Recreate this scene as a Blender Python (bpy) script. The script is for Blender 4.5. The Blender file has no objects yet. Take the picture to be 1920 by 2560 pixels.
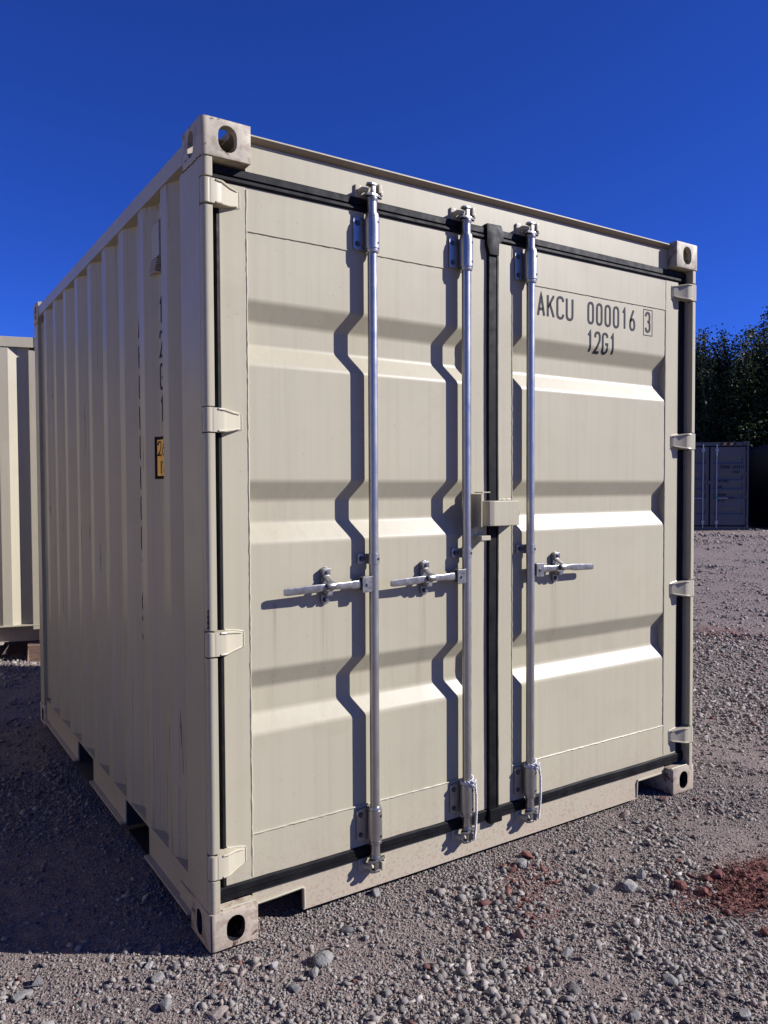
import bpy, bmesh, math, random
import numpy as np
from mathutils import Vector, Matrix
R = math.radians
random.seed(7); rng = np.random.default_rng(7)
sc = bpy.context.scene
C = sc.collection

# ------------------------------------------------------------------ camera
CAM = Vector((-0.8517, -2.3103, 1.4555)); YAW, PITCH, ROLL, FPX = 0.57787, -0.030897, -0.004531, 1954.2
cam_d = bpy.data.cameras.new('camera'); cam = bpy.data.objects.new('camera', cam_d); C.objects.link(cam)
fw = Vector((math.sin(YAW)*math.cos(PITCH), math.cos(YAW)*math.cos(PITCH), math.sin(PITCH)))
rt = Vector((math.cos(YAW), -math.sin(YAW), 0)); up = rt.cross(fw)
rt, up = rt*math.cos(ROLL)+up*math.sin(ROLL), up*math.cos(ROLL)-rt*math.sin(ROLL)
m = Matrix((rt, up, -fw)).transposed().to_4x4(); m.translation = CAM; cam.matrix_world = m
cam_d.sensor_fit = 'VERTICAL'; cam_d.sensor_height = 36; cam_d.lens = FPX/2560*36
cam_d.clip_start = 0.05; cam_d.clip_end = 3000
sc.camera = cam

# ------------------------------------------------------------------ light
SUN_EL = R(30.5); SH = Vector((0.806, -0.592))           # horizontal direction towards the sun
to_sun = Vector((SH.x*math.cos(SUN_EL), SH.y*math.cos(SUN_EL), math.sin(SUN_EL)))
world = bpy.data.worlds.new('World'); sc.world = world; world.use_nodes = True
wn, wl = world.node_tree.nodes, world.node_tree.links
wn.clear()
sky = wn.new('ShaderNodeTexSky'); sky.sky_type = 'NISHITA'; sky.sun_disc = False
sky.sun_elevation = SUN_EL; sky.sun_rotation = math.atan2(SH.x, SH.y)
sky.altitude = 1600; sky.air_density = 0.75; sky.dust_density = 0.0; sky.ozone_density = 5.0
hs = wn.new('ShaderNodeMix'); hs.data_type = 'RGBA'; hs.blend_type = 'MULTIPLY'; hs.inputs[0].default_value = 1; hs.inputs[7].default_value = (.325, .645, 1.75, 1)   # deep high-altitude blue
bg = wn.new('ShaderNodeBackground'); bg.inputs['Strength'].default_value = 0.05
wo = wn.new('ShaderNodeOutputWorld')
wl.new(sky.outputs[0], hs.inputs[6]); wl.new(hs.outputs[2], bg.inputs['Color']); wl.new(bg.outputs[0], wo.inputs['Surface'])
sun_d = bpy.data.lights.new('sun', 'SUN'); sun_d.energy = 5.0; sun_d.angle = R(0.53); sun_d.color = (1.0, 0.97, 0.985)
sun = bpy.data.objects.new('sun', sun_d); C.objects.link(sun)
sun.rotation_euler = to_sun.to_track_quat('Z', 'Y').to_euler(); sun.location = (8, -8, 12)
vs = sc.view_settings
vs.view_transform = 'Standard'; vs.look = 'None'; vs.exposure = 0.81; vs.gamma = 1.0; vs.use_curve_mapping = False
sc.render.engine = 'CYCLES'
sc.cycles.use_denoising = True
sc.cycles.max_bounces = 8

# ------------------------------------------------------------------ materials
class NT:
    def __init__(s, name):
        s.m = bpy.data.materials.new(name); s.m.use_nodes = True
        s.n = s.m.node_tree.nodes; s.l = s.m.node_tree.links; s.n.clear()
        s.out = s.n.new('ShaderNodeOutputMaterial'); s.b = s.n.new('ShaderNodeBsdfPrincipled')
        s.l.new(s.b.outputs[0], s.out.inputs['Surface'])
        s.geo = s.n.new('ShaderNodeNewGeometry'); s.pos = s.geo.outputs['Position']
    def set(s, **k):
        for a, v in k.items():
            i = s.b.inputs[a.replace('_', ' ')]
            if hasattr(v, 'is_linked') or isinstance(v, bpy.types.NodeSocket): s.l.new(v, i)
            else: i.default_value = v
    def noise(s, scale, detail=3, rough=.5, vec=None, sc3=None, dist=0):
        n = s.n.new('ShaderNodeTexNoise'); n.inputs['Scale'].default_value = scale
        n.inputs['Detail'].default_value = detail; n.inputs['Roughness'].default_value = rough; n.inputs['Distortion'].default_value = dist
        v = vec or s.pos
        if sc3:
            mp = s.n.new('ShaderNodeMapping'); mp.inputs['Scale'].default_value = sc3; s.l.new(v, mp.inputs['Vector']); v = mp.outputs[0]
        s.l.new(v, n.inputs['Vector']); return n.outputs['Fac']
    def vor(s, scale, out='Distance', feature='F1'):
        n = s.n.new('ShaderNodeTexVoronoi'); n.feature = feature; n.inputs['Scale'].default_value = scale; s.l.new(s.pos, n.inputs['Vector']); return n.outputs[out]
    def ramp(s, fac, *stops):
        n = s.n.new('ShaderNodeValToRGB'); e = n.color_ramp.elements
        while len(e) < len(stops): e.new(.5)
        for i, (p, c) in enumerate(stops):
            e[i].position = p; e[i].color = (c, c, c, 1) if not isinstance(c, tuple) else (*c, 1)
        s.l.new(fac, n.inputs[0]); return n.outputs[0]
    def mr(s, v, a, b, c=0, d=1):
        n = s.n.new('ShaderNodeMapRange'); s.l.new(v, n.inputs[0])
        for i, x in enumerate((a, b, c, d)): n.inputs[i+1].default_value = x
        return n.outputs[0]
    def math(s, op, a, b=None):
        n = s.n.new('ShaderNodeMath'); n.operation = op; n.use_clamp = False
        for i, x in enumerate((a, b)):
            if x is None: continue
            if isinstance(x, (int, float)): n.inputs[i].default_value = x
            else: s.l.new(x, n.inputs[i])
        return n.outputs[0]
    def mix(s, fac, a, b, bt='MIX'):
        n = s.n.new('ShaderNodeMix'); n.data_type = 'RGBA'; n.blend_type = bt
        for i, x in ((n.inputs[0], fac), (n.inputs[6], a), (n.inputs[7], b)):
            if isinstance(x, (int, float)): i.default_value = x
            elif isinstance(x, tuple): i.default_value = (*x, 1)
            else: s.l.new(x, i)
        return n.outputs[2]
    def bump(s, h, strength, dist=.002, normal=None):
        n = s.n.new('ShaderNodeBump'); n.inputs['Strength'].default_value = strength; n.inputs['Distance'].default_value = dist
        s.l.new(h, n.inputs['Height'])
        if normal: s.l.new(normal, n.inputs['Normal'])
        return n.outputs[0]
    def sep(s, v, i):
        n = s.n.new('ShaderNodeSeparateXYZ'); s.l.new(v, n.inputs[0]); return n.outputs[i]

def paint_mat(name, col, rust=0.0, rough=.36, dirt=True, scr=0.0, runs=(), dent=.2):
    t = NT(name); col = tuple(x*.85 for x in col)
    big = t.noise(1.6, 3); c = t.mix(t.ramp(big, (.3, 0.), (.7, 1.)), tuple(x*.955 for x in col), tuple(min(1, x*1.03) for x in col))
    st = t.noise(1, 4, .6, sc3=(55, 55, .9)); c = t.mix(t.mr(st, .46, .72, 0, .34), c, tuple(x*.80 for x in col))
    st2 = t.noise(1, 3, .6, sc3=(190, 190, 2.2)); c = t.mix(t.mr(st2, .55, .8, 0, .16), c, tuple(x*.72 for x in col))
    gm = t.noise(4.2, 6, .7, dist=.4); c = t.mix(t.mr(gm, .52, .82, 0, .30), c, (col[0]*.70, col[1]*.64, col[2]*.58))
    for rx, w_ in runs:      # rust coloured runs below the handle catches
        k = t.math('ABSOLUTE', t.math('SUBTRACT', t.sep(t.pos, 0), rx)); k = t.mr(k, w_*.3, w_, 1, 0)
        z_ = t.sep(t.pos, 2); k = t.math('MULTIPLY', k, t.math('MULTIPLY', t.mr(z_, .55, 1.05, 0, 1), t.math('LESS_THAN', z_, 1.075))); k = t.math('MULTIPLY', k, t.mr(t.noise(1, 4, .65, sc3=(150, 150, 1.2)), .46, .62, 0, .55)); c = t.mix(k, c, (.20, .155, .12))
    # chips and specks
    sp = t.vor(34); spm = t.math('LESS_THAN', sp, .055); sel = t.math('GREATER_THAN', t.noise(5.5, 2), .57)
    c = t.mix(t.math('MULTIPLY', t.math('MULTIPLY', spm, sel), .75), c, (.11, .085, .075))
    if dirt:   # road splash near the foot
        z = t.sep(t.pos, 2); band = t.mr(z, .02, .42, 1, 0); band.node.clamp = True
        spl = t.noise(95, 2, .6); spl = t.math('MULTIPLY', t.mr(spl, .53, .66), t.math('POWER', band, 2.2)); spl2 = t.math('MINIMUM', t.math('MAXIMUM', spl, 0), .8)
        c = t.mix(spl2, c, (.27, .175, .125))
        hz = t.math('MULTIPLY', t.math('POWER', band, 3.0), t.mr(t.noise(6, 4), .3, .7, .15, .5)); c = t.mix(hz, c, (.42, .32, .25))
    if scr:
        s3 = t.noise(1, 2, .5, sc3=(1, 34, .28)); ln = t.math('LESS_THAN', t.math('ABSOLUTE', t.math('SUBTRACT', s3, .5)), .006)
        gate = t.math('GREATER_THAN', t.noise(1.3, 2), .50); c = t.mix(t.math('MULTIPLY', t.math('MULTIPLY', ln, gate), scr), c, (.12, .10, .09))
    if rust:
        rn = t.noise(21, 6, .68, dist=.6); rm = t.mr(rn, .635-rust*.05, .68-rust*.05); c = t.mix(rm, c, (.075, .036, .024))
        ed = t.geo.outputs['Pointiness']; em = t.math('MULTIPLY', t.mr(ed, .53, .60), t.mr(t.noise(30, 4), .5, .6)); c = t.mix(t.math('MAXIMUM', t.math('MINIMUM', em, 1), 0), c, (.11, .055, .035))
        gr = t.noise(9, 5, .7); c = t.mix(t.mr(gr, .5, .8, 0, .35), c, (.30, .25, .22))
    rg = t.mr(t.noise(7, 4), .3, .7, rough-.02, rough+.05)
    h1 = t.noise(230, 2); h2 = t.noise(3.2, 2)
    n = t.bump(h2, dent, .006); n = t.bump(h1, .10, .0006, n)
    t.set(Base_Color=c, Roughness=rg, Normal=n); t.b.inputs['Specular IOR Level'].default_value = .20
    return t.m

M = {}
CREAM = (.420, .384, .272)
M['paint'] = paint_mat('cream_paint', CREAM)
M['paint_side'] = paint_mat('cream_paint_scratched', CREAM, scr=.9, rough=.33, dent=.05)
M['paint_door'] = paint_mat('cream_paint_door', CREAM, runs=((.438, .022), (.858, .022), (1.5385, .020), (.253, .012), (.62, .03)))
M['paint_cast'] = paint_mat('cream_paint_worn', (.42, .375, .28), rust=.7, rough=.5)
M['paint_hinge'] = paint_mat('cream_paint_thick', (.44, .40, .29), dirt=False, rough=.30)
M['paint_edge'] = paint_mat('dark_edge_paint', (.33, .275, .215), rust=0, dirt=False, rough=.6)  # darker, browner cream for the header lip and a rail web
M['paint_near'] = paint_mat('cream_paint_neighbour', (.46, .415, .30), dirt=False)
M['paint_near_cast'] = paint_mat('cream_paint_neighbour_rusty', (.45, .39, .30), rust=1.6, dirt=False, rough=.5)
M['paint_bounce'] = paint_mat('cream_bounce_paint', (.74, .65, .48), dirt=False, rough=.5)  # brighter cream for the added unseen container, to bounce more sun
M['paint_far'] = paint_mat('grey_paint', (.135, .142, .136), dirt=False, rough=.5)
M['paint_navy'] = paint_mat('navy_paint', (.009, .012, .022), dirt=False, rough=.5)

t = NT('black_rubber'); n1 = t.noise(14, 5, .65)
t.set(Base_Color=t.mix(t.mr(n1, .45, .75, 0, .5), (.004, .004, .0045), (.018, .0165, .0155)), Roughness=t.mr(t.noise(25, 4), .3, .7, .45, .7), Normal=t.bump(t.noise(40, 3), .25, .002)); t.b.inputs['Specular IOR Level'].default_value = .14; M['rubber'] = t.m
t = NT('galvanized_steel'); n1 = t.noise(26, 4, .6); n2 = t.noise(130, 3)
t.set(Base_Color=t.mix(n1, (.32, .31, .285), (.45, .44, .405)), Metallic=.86, Roughness=t.mr(t.noise(9, 5, .7), .3, .7, .27, .42), Normal=t.bump(n2, .08, .0006)); M['zinc'] = t.m
t = NT('cast_zinc'); n1 = t.noise(40, 5, .6); n2 = t.noise(220, 3)
t.set(Base_Color=t.mix(n1, (.16, .155, .145), (.34, .33, .31)), Metallic=.85, Roughness=t.mr(n1, .3, .7, .26, .46), Normal=t.bump(n2, .3, .0012)); M['castzinc'] = t.m
t = NT('dark_bolt'); t.set(Base_Color=(.10, .10, .115, 1), Metallic=.7, Roughness=.45); M['bolt'] = t.m
t = NT('black_screw_and_shade'); t.set(Base_Color=(.012, .012, .014, 1), Roughness=.5); M['screw'] = t.m  # also stands for shade inside the lower castings and under the floor
t = NT('navy_lettering'); n1 = t.noise(90, 3)
t.set(Base_Color=t.mix(t.mr(n1, .6, .8, 0, .2), (.008, .009, .015), (.07, .065, .06)), Roughness=.6); t.b.inputs['Specular IOR Level'].default_value = .15; M['ink'] = t.m
t = NT('faded_lettering'); t.set(Base_Color=(.018, .018, .02, 1), Roughness=.7); M['ink_far'] = t.m
t = NT('yellow_decal'); t.set(Base_Color=t.mix(t.noise(30, 3), (.86, .40, .015), (.92, .46, .03)), Roughness=.4); M['yellow'] = t.m
t = NT('black_decal'); t.set(Base_Color=(.004, .004, .004, 1), Roughness=.6); t.b.inputs['Specular IOR Level'].default_value = .1; M['blackdecal'] = t.m
t = NT('dark_steel'); t.set(Base_Color=t.mix(t.noise(8, 4), (.02, .018, .016), (.05, .04, .034)), Roughness=.8); M['dark'] = t.m
t = NT('rust'); t.set(Base_Color=t.mix(t.noise(60, 4), (.018, .010, .008), (.07, .028, .018)), Roughness=.9); M['rust'] = t.m
t = NT('white_rope'); t.set(Base_Color=t.mix(t.noise(120, 3), (.38, .37, .35), (.62, .61, .585)), Roughness=.8); M['rope'] = t.m
t = NT('weathered_timber'); n1 = t.noise(1, 5, .65, sc3=(7, 60, 60)); t.set(Base_Color=t.mix(n1, (.075, .042, .028), (.23, .15, .105)), Roughness=.9, Normal=t.bump(n1, .8, .01)); M['timber'] = t.m
t = NT('green_seal'); t.set(Base_Color=(.03, .25, .09, 1), Roughness=.5); M['green'] = t.m
t = NT('bark'); n1 = t.noise(6, 5); t.set(Base_Color=t.mix(n1, (.06, .045, .032), (.17, .13, .10)), Roughness=.95, Normal=t.bump(n1, .8, .03)); M['bark'] = t.m
def leaf_mat(name, a, b):
    t = NT(name); t.set(Base_Color=t.mix(t.noise(1.7, 3), a, b), Roughness=.6); t.b.inputs['Specular IOR Level'].default_value = .2
    tr = t.n.new('ShaderNodeBsdfTranslucent'); tr.inputs[0].default_value = (*[min(1, x*1.5) for x in b], 1)
    mx = t.n.new('ShaderNodeMixShader'); mx.inputs[0].default_value = .10
    t.l.new(t.b.outputs[0], mx.inputs[1]); t.l.new(tr.outputs[0], mx.inputs[2]); t.l.new(mx.outputs[0], t.out.inputs['Surface']); return t.m
M['leaf_a'] = leaf_mat('leaf_dark', (.011, .020, .0075), (.025, .038, .013))
M['leaf_b'] = leaf_mat('leaf_olive', (.020, .032, .009), (.042, .060, .017))

# ------------------------------------------------------------------ mesh helpers
class B:
    def __init__(s): s.bm = bmesh.new()
    def _merge(s, b2):
        me = bpy.data.meshes.new('t'); b2.to_mesh(me); b2.free(); s.bm.from_mesh(me); bpy.data.meshes.remove(me)
    def box(s, x0, x1, y0, y1, z0, z1, bev=0, seg=2):
        b = bmesh.new(); bmesh.ops.create_cube(b, size=1)
        for v in b.verts:
            v.co = Vector(((x0+x1)/2+v.co.x*(x1-x0), (y0+y1)/2+v.co.y*(y1-y0), (z0+z1)/2+v.co.z*(z1-z0)))
        if bev: bmesh.ops.bevel(b, geom=b.edges[:]+b.verts[:], offset=bev, segments=seg, affect='EDGES', profile=.5)
        s._merge(b); return s
    def prism(s, poly, axis, a, b_, bev=0):
        """poly: 2D list; axis 2: (x,y) along z; axis 0: (y,z) along x; axis 1: (x,z) along y"""
        def P(p, h):
            return {2: (p[0], p[1], h), 0: (h, p[0], p[1]), 1: (p[0], h, p[1])}[axis]
        b = bmesh.new(); lo = [b.verts.new(P(p, a)) for p in poly]; hi = [b.verts.new(P(p, b_)) for p in poly]; n = len(poly)
        b.faces.new(lo); b.faces.new(hi[::-1])
        for i in range(n): b.faces.new((lo[i], hi[i], hi[(i+1) % n], lo[(i+1) % n]))
        bmesh.ops.recalc_face_normals(b, faces=b.faces[:])
        if bev: bmesh.ops.bevel(b, geom=b.edges[:], offset=bev, segments=2, affect='EDGES', profile=.5)
        s._merge(b); return s
    def cyl(s, p0, p1, r0, r1=None, seg=20, bev=0):
        r1 = r0 if r1 is None else r1; p0 = Vector(p0); p1 = Vector(p1); d = p1-p0; q = d.to_track_quat('Z', 'Y').to_matrix()
        b = bmesh.new(); A = []; Bv = []
        for i in range(seg):
            a = 2*math.pi*i/seg; o = q @ Vector((math.cos(a), math.sin(a), 0)); A.append(b.verts.new(p0+o*r0)); Bv.append(b.verts.new(p1+o*r1))
        c0 = b.faces.new(A[::-1]); c1 = b.faces.new(Bv)
        for i in range(seg): b.faces.new((A[i], A[(i+1) % seg], Bv[(i+1) % seg], Bv[i]))
        if bev: bmesh.ops.bevel(b, geom=list(set(c0.edges[:]+c1.edges[:])), offset=bev, segments=2, affect='EDGES')
        s._merge(b); return s
    def tube(s, pts, rad, seg=8, closed=False):
        pts = [Vector(p) for p in pts]; n = len(pts); rad = rad if isinstance(rad, (list, tuple)) else [rad]*n
        b = bmesh.new(); rings = []; prev = None
        for i in range(n):
            d = (pts[(i+1) % n]-pts[i-1]) if (closed or 0 < i < n-1) else (pts[1]-pts[0] if i == 0 else pts[-1]-pts[-2])
            d.normalize()
            u = Vector((0, 0, 1)).cross(d) if prev is None else prev-d*prev.dot(d)
            if u.length < 1e-4: u = Vector((1, 0, 0)).cross(d)
            u.normalize(); prev = u; w = d.cross(u)
            rings.append([b.verts.new(pts[i]+(u*math.cos(2*math.pi*k/seg)+w*math.sin(2*math.pi*k/seg))*rad[i]) for k in range(seg)])
        for i in range(n if closed else n-1):
            a, c = rings[i], rings[(i+1) % n]
            for k in range(seg): b.faces.new((a[k], a[(k+1) % seg], c[(k+1) % seg], c[k]))
        if not closed: b.faces.new(rings[0][::-1]); b.faces.new(rings[-1])
        s._merge(b); return s
    def lathe(s, c, prof, seg=24, axis='Z'):
        """prof: (r, h) list around a vertical axis through c"""
        b = bmesh.new(); rings = []
        for r, h in prof: rings.append([b.verts.new((c[0]+r*math.cos(2*math.pi*k/seg), c[1]+r*math.sin(2*math.pi*k/seg), c[2]+h)) for k in range(seg)])
        for a, d in zip(rings, rings[1:]):
            for k in range(seg): b.faces.new((a[k], a[(k+1) % seg], d[(k+1) % seg], d[k]))
        b.faces.new(rings[0][::-1]); b.faces.new(rings[-1]); bmesh.ops.recalc_face_normals(b, faces=b.faces[:])
        s._merge(b); return s
    def sheet(s, rows):
        """rows: grid of points -> open sheet"""
        b = s.bm; vs_ = [[b.verts.new(p) for p in r] for r in rows]
        for a, c in zip(vs_, vs_[1:]):
            for i in range(len(a)-1): b.faces.new((a[i], a[i+1], c[i+1], c[i]))
        return s
    def raw(s, verts, faces):
        v = [s.bm.verts.new(p) for p in verts]
        for f in faces: s.bm.faces.new([v[i] for i in f])
        return s
    def recalc(s): bmesh.ops.recalc_face_normals(s.bm, faces=s.bm.faces[:]); return s
    def mirror_x(s, cx):
        for v in s.bm.verts: v.co.x = 2*cx-v.co.x
        bmesh.ops.reverse_faces(s.bm, faces=s.bm.faces[:]); return s
    def ob(s, name, mat, parent=None, smooth=35):
        me = bpy.data.meshes.new(name); s.bm.to_mesh(me); s.bm.free(); me.materials.append(M[mat] if isinstance(mat, str) else mat)
        if smooth:
            me.polygons.foreach_set('use_smooth', [True]*len(me.polygons)); me.set_sharp_from_angle(angle=R(smooth)); me['wn'] = 1
        return link(name, me, parent)
def link(name, me, parent=None):
    o = bpy.data.objects.new(name, me); C.objects.link(o)
    if parent: o.parent = parent
    if me is not None and me.get('wn'):
        w_ = o.modifiers.new('weighted', 'WEIGHTED_NORMAL'); w_.keep_sharp = True; w_.weight = 80
    return o
def empty(name, loc=(0, 0, 0), rz=0):
    o = bpy.data.objects.new(name, None); C.objects.link(o); o.location = loc; o.rotation_euler = (0, 0, rz); o.empty_display_size = .2; return o
def tag(o, label=None, cat=None, group=None, kind=None):
    for k, v in (('label', label), ('category', cat), ('group', group), ('kind', kind)):
        if v: o[k] = v
    return o
def arc(cx, cy, r, a0, a1, n=6): return [(cx+r*math.cos(R(a0+(a1-a0)*i/n)), cy+r*math.sin(R(a0+(a1-a0)*i/n))) for i in range(n+1)]
def stadium(cx, cy, w, h, n=8):
    r = min(w, h)/2
    if h >= w: return arc(cx, cy+h/2-r, r, 0, 180, n)+arc(cx, cy-h/2+r, r, 180, 360, n)
    return arc(cx+w/2-r, cy, r, -90, 90, n)+arc(cx-w/2+r, cy, r, 90, 270, n)
def rrect(cx, cy, w, h, r, n=4):
    return arc(cx+w/2-r, cy+h/2-r, r, 0, 90, n)+arc(cx-w/2+r, cy+h/2-r, r, 90, 180, n)+arc(cx-w/2+r, cy-h/2+r, r, 180, 270, n)+arc(cx+w/2-r, cy-h/2+r, r, 270, 360, n)

# stroke lettering -------------------------------------------------
def rl(*p): return list(p)
_O = [(.5, 1), (.22, .975), (.06, .91), (0, .80), (0, .20), (.06, .09), (.22, .025), (.5, 0), (.78, .025), (.94, .09), (1, .20), (1, .80), (.94, .91), (.78, .975), (.5, 1)]
GL = {'0': [_O], 'O': [_O], '1': [[(.22, .80), (.58, 1), (.58, 0)]],
 '2': [[(0, .74), (.04, .88), (.18, .97), (.5, 1), (.82, .97), (.96, .88), (1, .74), (.95, .60), (.0, .0), (1, 0)]],
 '3': [[(0, .80), (.08, .92), (.25, .985), (.5, 1), (.8, .97), (.95, .88), (.97, .76), (.92, .62), (.75, .54), (.45, .53)], [(.75, .54), (.94, .45), (1, .28), (.95, .12), (.8, .03), (.5, 0), (.22, .02), (.06, .09), (0, .20)]],
 '4': [[(.72, 0), (.72, 1), (0, .30), (1, .30)]],
 '5': [[(.95, 1), (.12, 1), (.06, .56), (.3, .63), (.6, .63), (.88, .55), (1, .36), (.95, .12), (.75, .02), (.45, 0), (.15, .04), (0, .16)]],
 '6': [[(.78, 1), (.30, .66), (.06, .42), (0, .26), (.06, .10), (.24, .02), (.5, 0), (.78, .02), (.94, .10), (1, .26), (.94, .42), (.76, .52), (.5, .54), (.2, .50), (.05, .38)]],
 '7': [[(0, 1), (1, 1), (.35, 0)]],
 '8': [[(.5, .53), (.2, .58), (.06, .68), (.06, .86), (.2, .97), (.5, 1), (.8, .97), (.94, .86), (.94, .68), (.8, .58), (.5, .53), (.15, .46), (0, .33), (0, .15), (.15, .03), (.5, 0), (.85, .03), (1, .15), (1, .33), (.85, .46), (.5, .53)]],
 '9': [[(.22, 0), (.70, .34), (.94, .58), (1, .74), (.94, .90), (.5, 1), (.06, .90), (0, .74), (.06, .58), (.5, .46), (.95, .62)]],
 'A': [[(0, 0), (.5, 1), (1, 0)], [(.19, .30), (.81, .30)]], 'K': [[(0, 0), (0, 1)], [(1, 1), (.04, .42)], [(.34, .62), (1, 0)]],
 'C': [[(1, .80), (.94, .91), (.78, .975), (.5, 1), (.22, .975), (.06, .91), (0, .80), (0, .20), (.06, .09), (.22, .025), (.5, 0), (.78, .025), (.94, .09), (1, .20)]],
 'U': [[(0, 1), (0, .20), (.06, .09), (.22, .025), (.5, 0), (.78, .025), (.94, .09), (1, .20), (1, 1)]],
 'G': [[(1, .80), (.94, .91), (.78, .975), (.5, 1), (.22, .975), (.06, .91), (0, .80), (0, .20), (.06, .09), (.22, .025), (.5, 0), (.78, .025), (.94, .09), (1, .20), (1, .46), (.55, .46)]],
 'W': [[(0, 1), (.22, 0), (.5, .8), (.78, 0), (1, 1)]], 'M': [[(0, 0), (0, 1), (.5, .35), (1, 1), (1, 0)]], 'X': [[(0, 0), (1, 1)], [(0, 1), (1, 0)]],
 'R': [[(0, 0), (0, 1), (.7, 1), (.97, .88), (.97, .62), (.7, .5), (0, .5)], [(.55, .5), (1, 0)]], 'S': [[(1, .84), (.75, .98), (.3, .98), (.02, .84), (.06, .62), (.94, .40), (1, .18), (.75, .02), (.25, .02), (0, .16)]],
 'T': [[(0, 1), (1, 1)], [(.5, 1), (.5, 0)]], 'P': [[(0, 0), (0, 1), (.7, 1), (.97, .88), (.97, .60), (.7, .48), (0, .48)]], 'L': [[(0, 1), (0, 0), (1, 0)]],
 'Y': [[(0, 1), (.5, .5), (1, 1)], [(.5, .5), (.5, 0)]], 'D': [[(0, 0), (0, 1), (.6, 1), (.94, .85), (1, .6), (1, .4), (.94, .15), (.6, 0), (0, 0)]], 'E': [[(1, 1), (0, 1), (0, 0), (1, 0)], [(0, .52), (.8, .52)]],
 ',': [[(.4, .08), (.25, -.14)]], "'": [[(.4, 1), (.3, .8)]], '.': [[(.3, 0), (.3, .08)]]}
def strokes(b, lines, th, f):
    """ribbons of width th along 2D polylines, placed by f(s,t)->xyz, merged into builder b"""
    for ln in lines:
        pts = [Vector(ln[0])]
        for p in ln[1:]:
            p = Vector(p); k = max(1, int((p-pts[-1]).length/(th*1.1))); a = pts[-1].copy()
            for i in range(1, k+1): pts.append(a.lerp(p, i/k))
        closed = (pts[0]-pts[-1]).length < 1e-5; n = len(pts); L = []; Rr = []
        for i in range(n):
            if closed: d0 = (pts[i]-pts[i-1 if i else n-2]).normalized(); d1 = (pts[(i+1) if i < n-1 else 1]-pts[i]).normalized()
            else:
                d0 = (pts[i]-pts[i-1]).normalized() if i else (pts[1]-pts[0]).normalized(); d1 = (pts[i+1]-pts[i]).normalized() if i < n-1 else d0
            nn = Vector((-(d0.y+d1.y), d0.x+d1.x))
            if nn.length < .3: nn = Vector((-d0.y, d0.x))
            nn.normalize(); k = 1/max(.45, nn.dot(Vector((-d0.y, d0.x)))); L.append(pts[i]+nn*th/2*k); Rr.append(pts[i]-nn*th/2*k)
        vl = [b.bm.verts.new(f(*q)) for q in L]; vr = [b.bm.verts.new(f(*q)) for q in Rr]
        for i in range(n-1): b.bm.faces.new((vr[i], vr[i+1], vl[i+1], vl[i]))
def text_lines(txt, x, z, w, h, pitch, th):
    out = []
    for c in txt:
        if c in GL:
            for pl in GL[c]: out.append([(x+th/2+px*(w-th), z+th/2+pz*(h-th)) for px, pz in pl])
        x += pitch
    return out

# ================================================================== GROUND
def vnoise(x, y, seed):
    g = np.random.default_rng(seed).random((256, 256)); xi = np.floor(x).astype(int); yi = np.floor(y).astype(int)
    fx = x-xi; fy = y-yi; fx = fx*fx*(3-2*fx); fy = fy*fy*(3-2*fy); G = lambda a, b: g[a & 255, b & 255]
    return (G(xi, yi)*(1-fx)+G(xi+1, yi)*fx)*(1-fy)+(G(xi, yi+1)*(1-fx)+G(xi+1, yi+1)*fx)*fy
def gz(x, y):
    x = np.asarray(x, float); y = np.asarray(y, float)
    h = (vnoise(x*.55+7, y*.55, 1)-.5)*.045+(vnoise(x*2.3, y*2.3+3, 2)-.5)*.022+(vnoise(x*8, y*8, 3)-.5)*.010+(vnoise(x*21, y*21, 4)-.5)*.006
    far = np.clip((np.hypot(x-1, y-1)-9)/20, 0, 1); h = h*(1+far*.5)
    inside = (x > -.12) & (x < 2.56) & (y > -.10) & (y < 3.1)
    d = np.maximum(np.maximum(-.12-x, x-2.56), np.maximum(-.10-y, y-3.1)); k = np.clip(d/.35, 0, 1); k = np.where(inside, 0, k)
    return (h-.004)*k+(h*.35-.006)*(1-k)
def axis(lo, hi, c0, c1, step):
    a = list(np.arange(c0, c1, step)); s = step; v = c1
    while v < hi: a.append(v); s *= 1.16; v += s
    a.append(hi); s = step; v = c0
    while v > lo:
        s *= 1.16; v -= s; a.insert(0, max(v, lo))
    return np.array(a)
gx = axis(-900, 900, -2.0, 5.0, .034); gy = axis(-900, 900, -2.2, 5.6, .034)
X, Y = np.meshgrid(gx, gy, indexing='ij'); Z = gz(X, Y)
me = bpy.data.meshes.new('ground'); nx, ny = X.shape
me.vertices.add(nx*ny); me.vertices.foreach_set('co', np.stack([X, Y, Z], -1).ravel())
i = np.arange((nx-1)*(ny-1)); a = (i//(ny-1))*ny+i % (ny-1); q = np.stack([a, a+ny, a+ny+1, a+1], -1).ravel()
me.loops.add(len(q)); me.loops.foreach_set('vertex_index', q); me.polygons.add(len(i)); me.polygons.foreach_set('loop_start', np.arange(len(i))*4)
me.update(calc_edges=True); me.polygons.foreach_set('use_smooth', np.ones(len(i), bool))
RED = [(1.88, -.72, .30), (1.18, -.16, .16), (1.05, -.32, .16), (1.55, -.64, .16), (2.2, -.78, .32), (-1.35, 1.9, .5), (-1.1, 2.5, .35), (6.2, 2.4, .45)]   # places with red earth: x, y, radius
t = NT('gravel_ground')
nA = t.noise(1.1, 5, .6); nB = t.noise(9, 6, .7); nC = t.noise(60, 5, .75); vA = t.vor(150, 'Color')
c = t.mix(nA, (.225, .180, .158), (.285, .228, .198)); c = t.mix(t.mr(nB, .35, .7), c, (.165, .138, .128)); c = t.mix(t.mr(nC, .3, .75, 0, .75), c, (.28, .245, .22))
hv = t.n.new('ShaderNodeSeparateColor'); t.l.new(vA, hv.inputs[0]); c = t.mix(t.mr(hv.outputs[0], 0, 1, 0, .45), c, (.16, .14, .145))
rm = None
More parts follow.
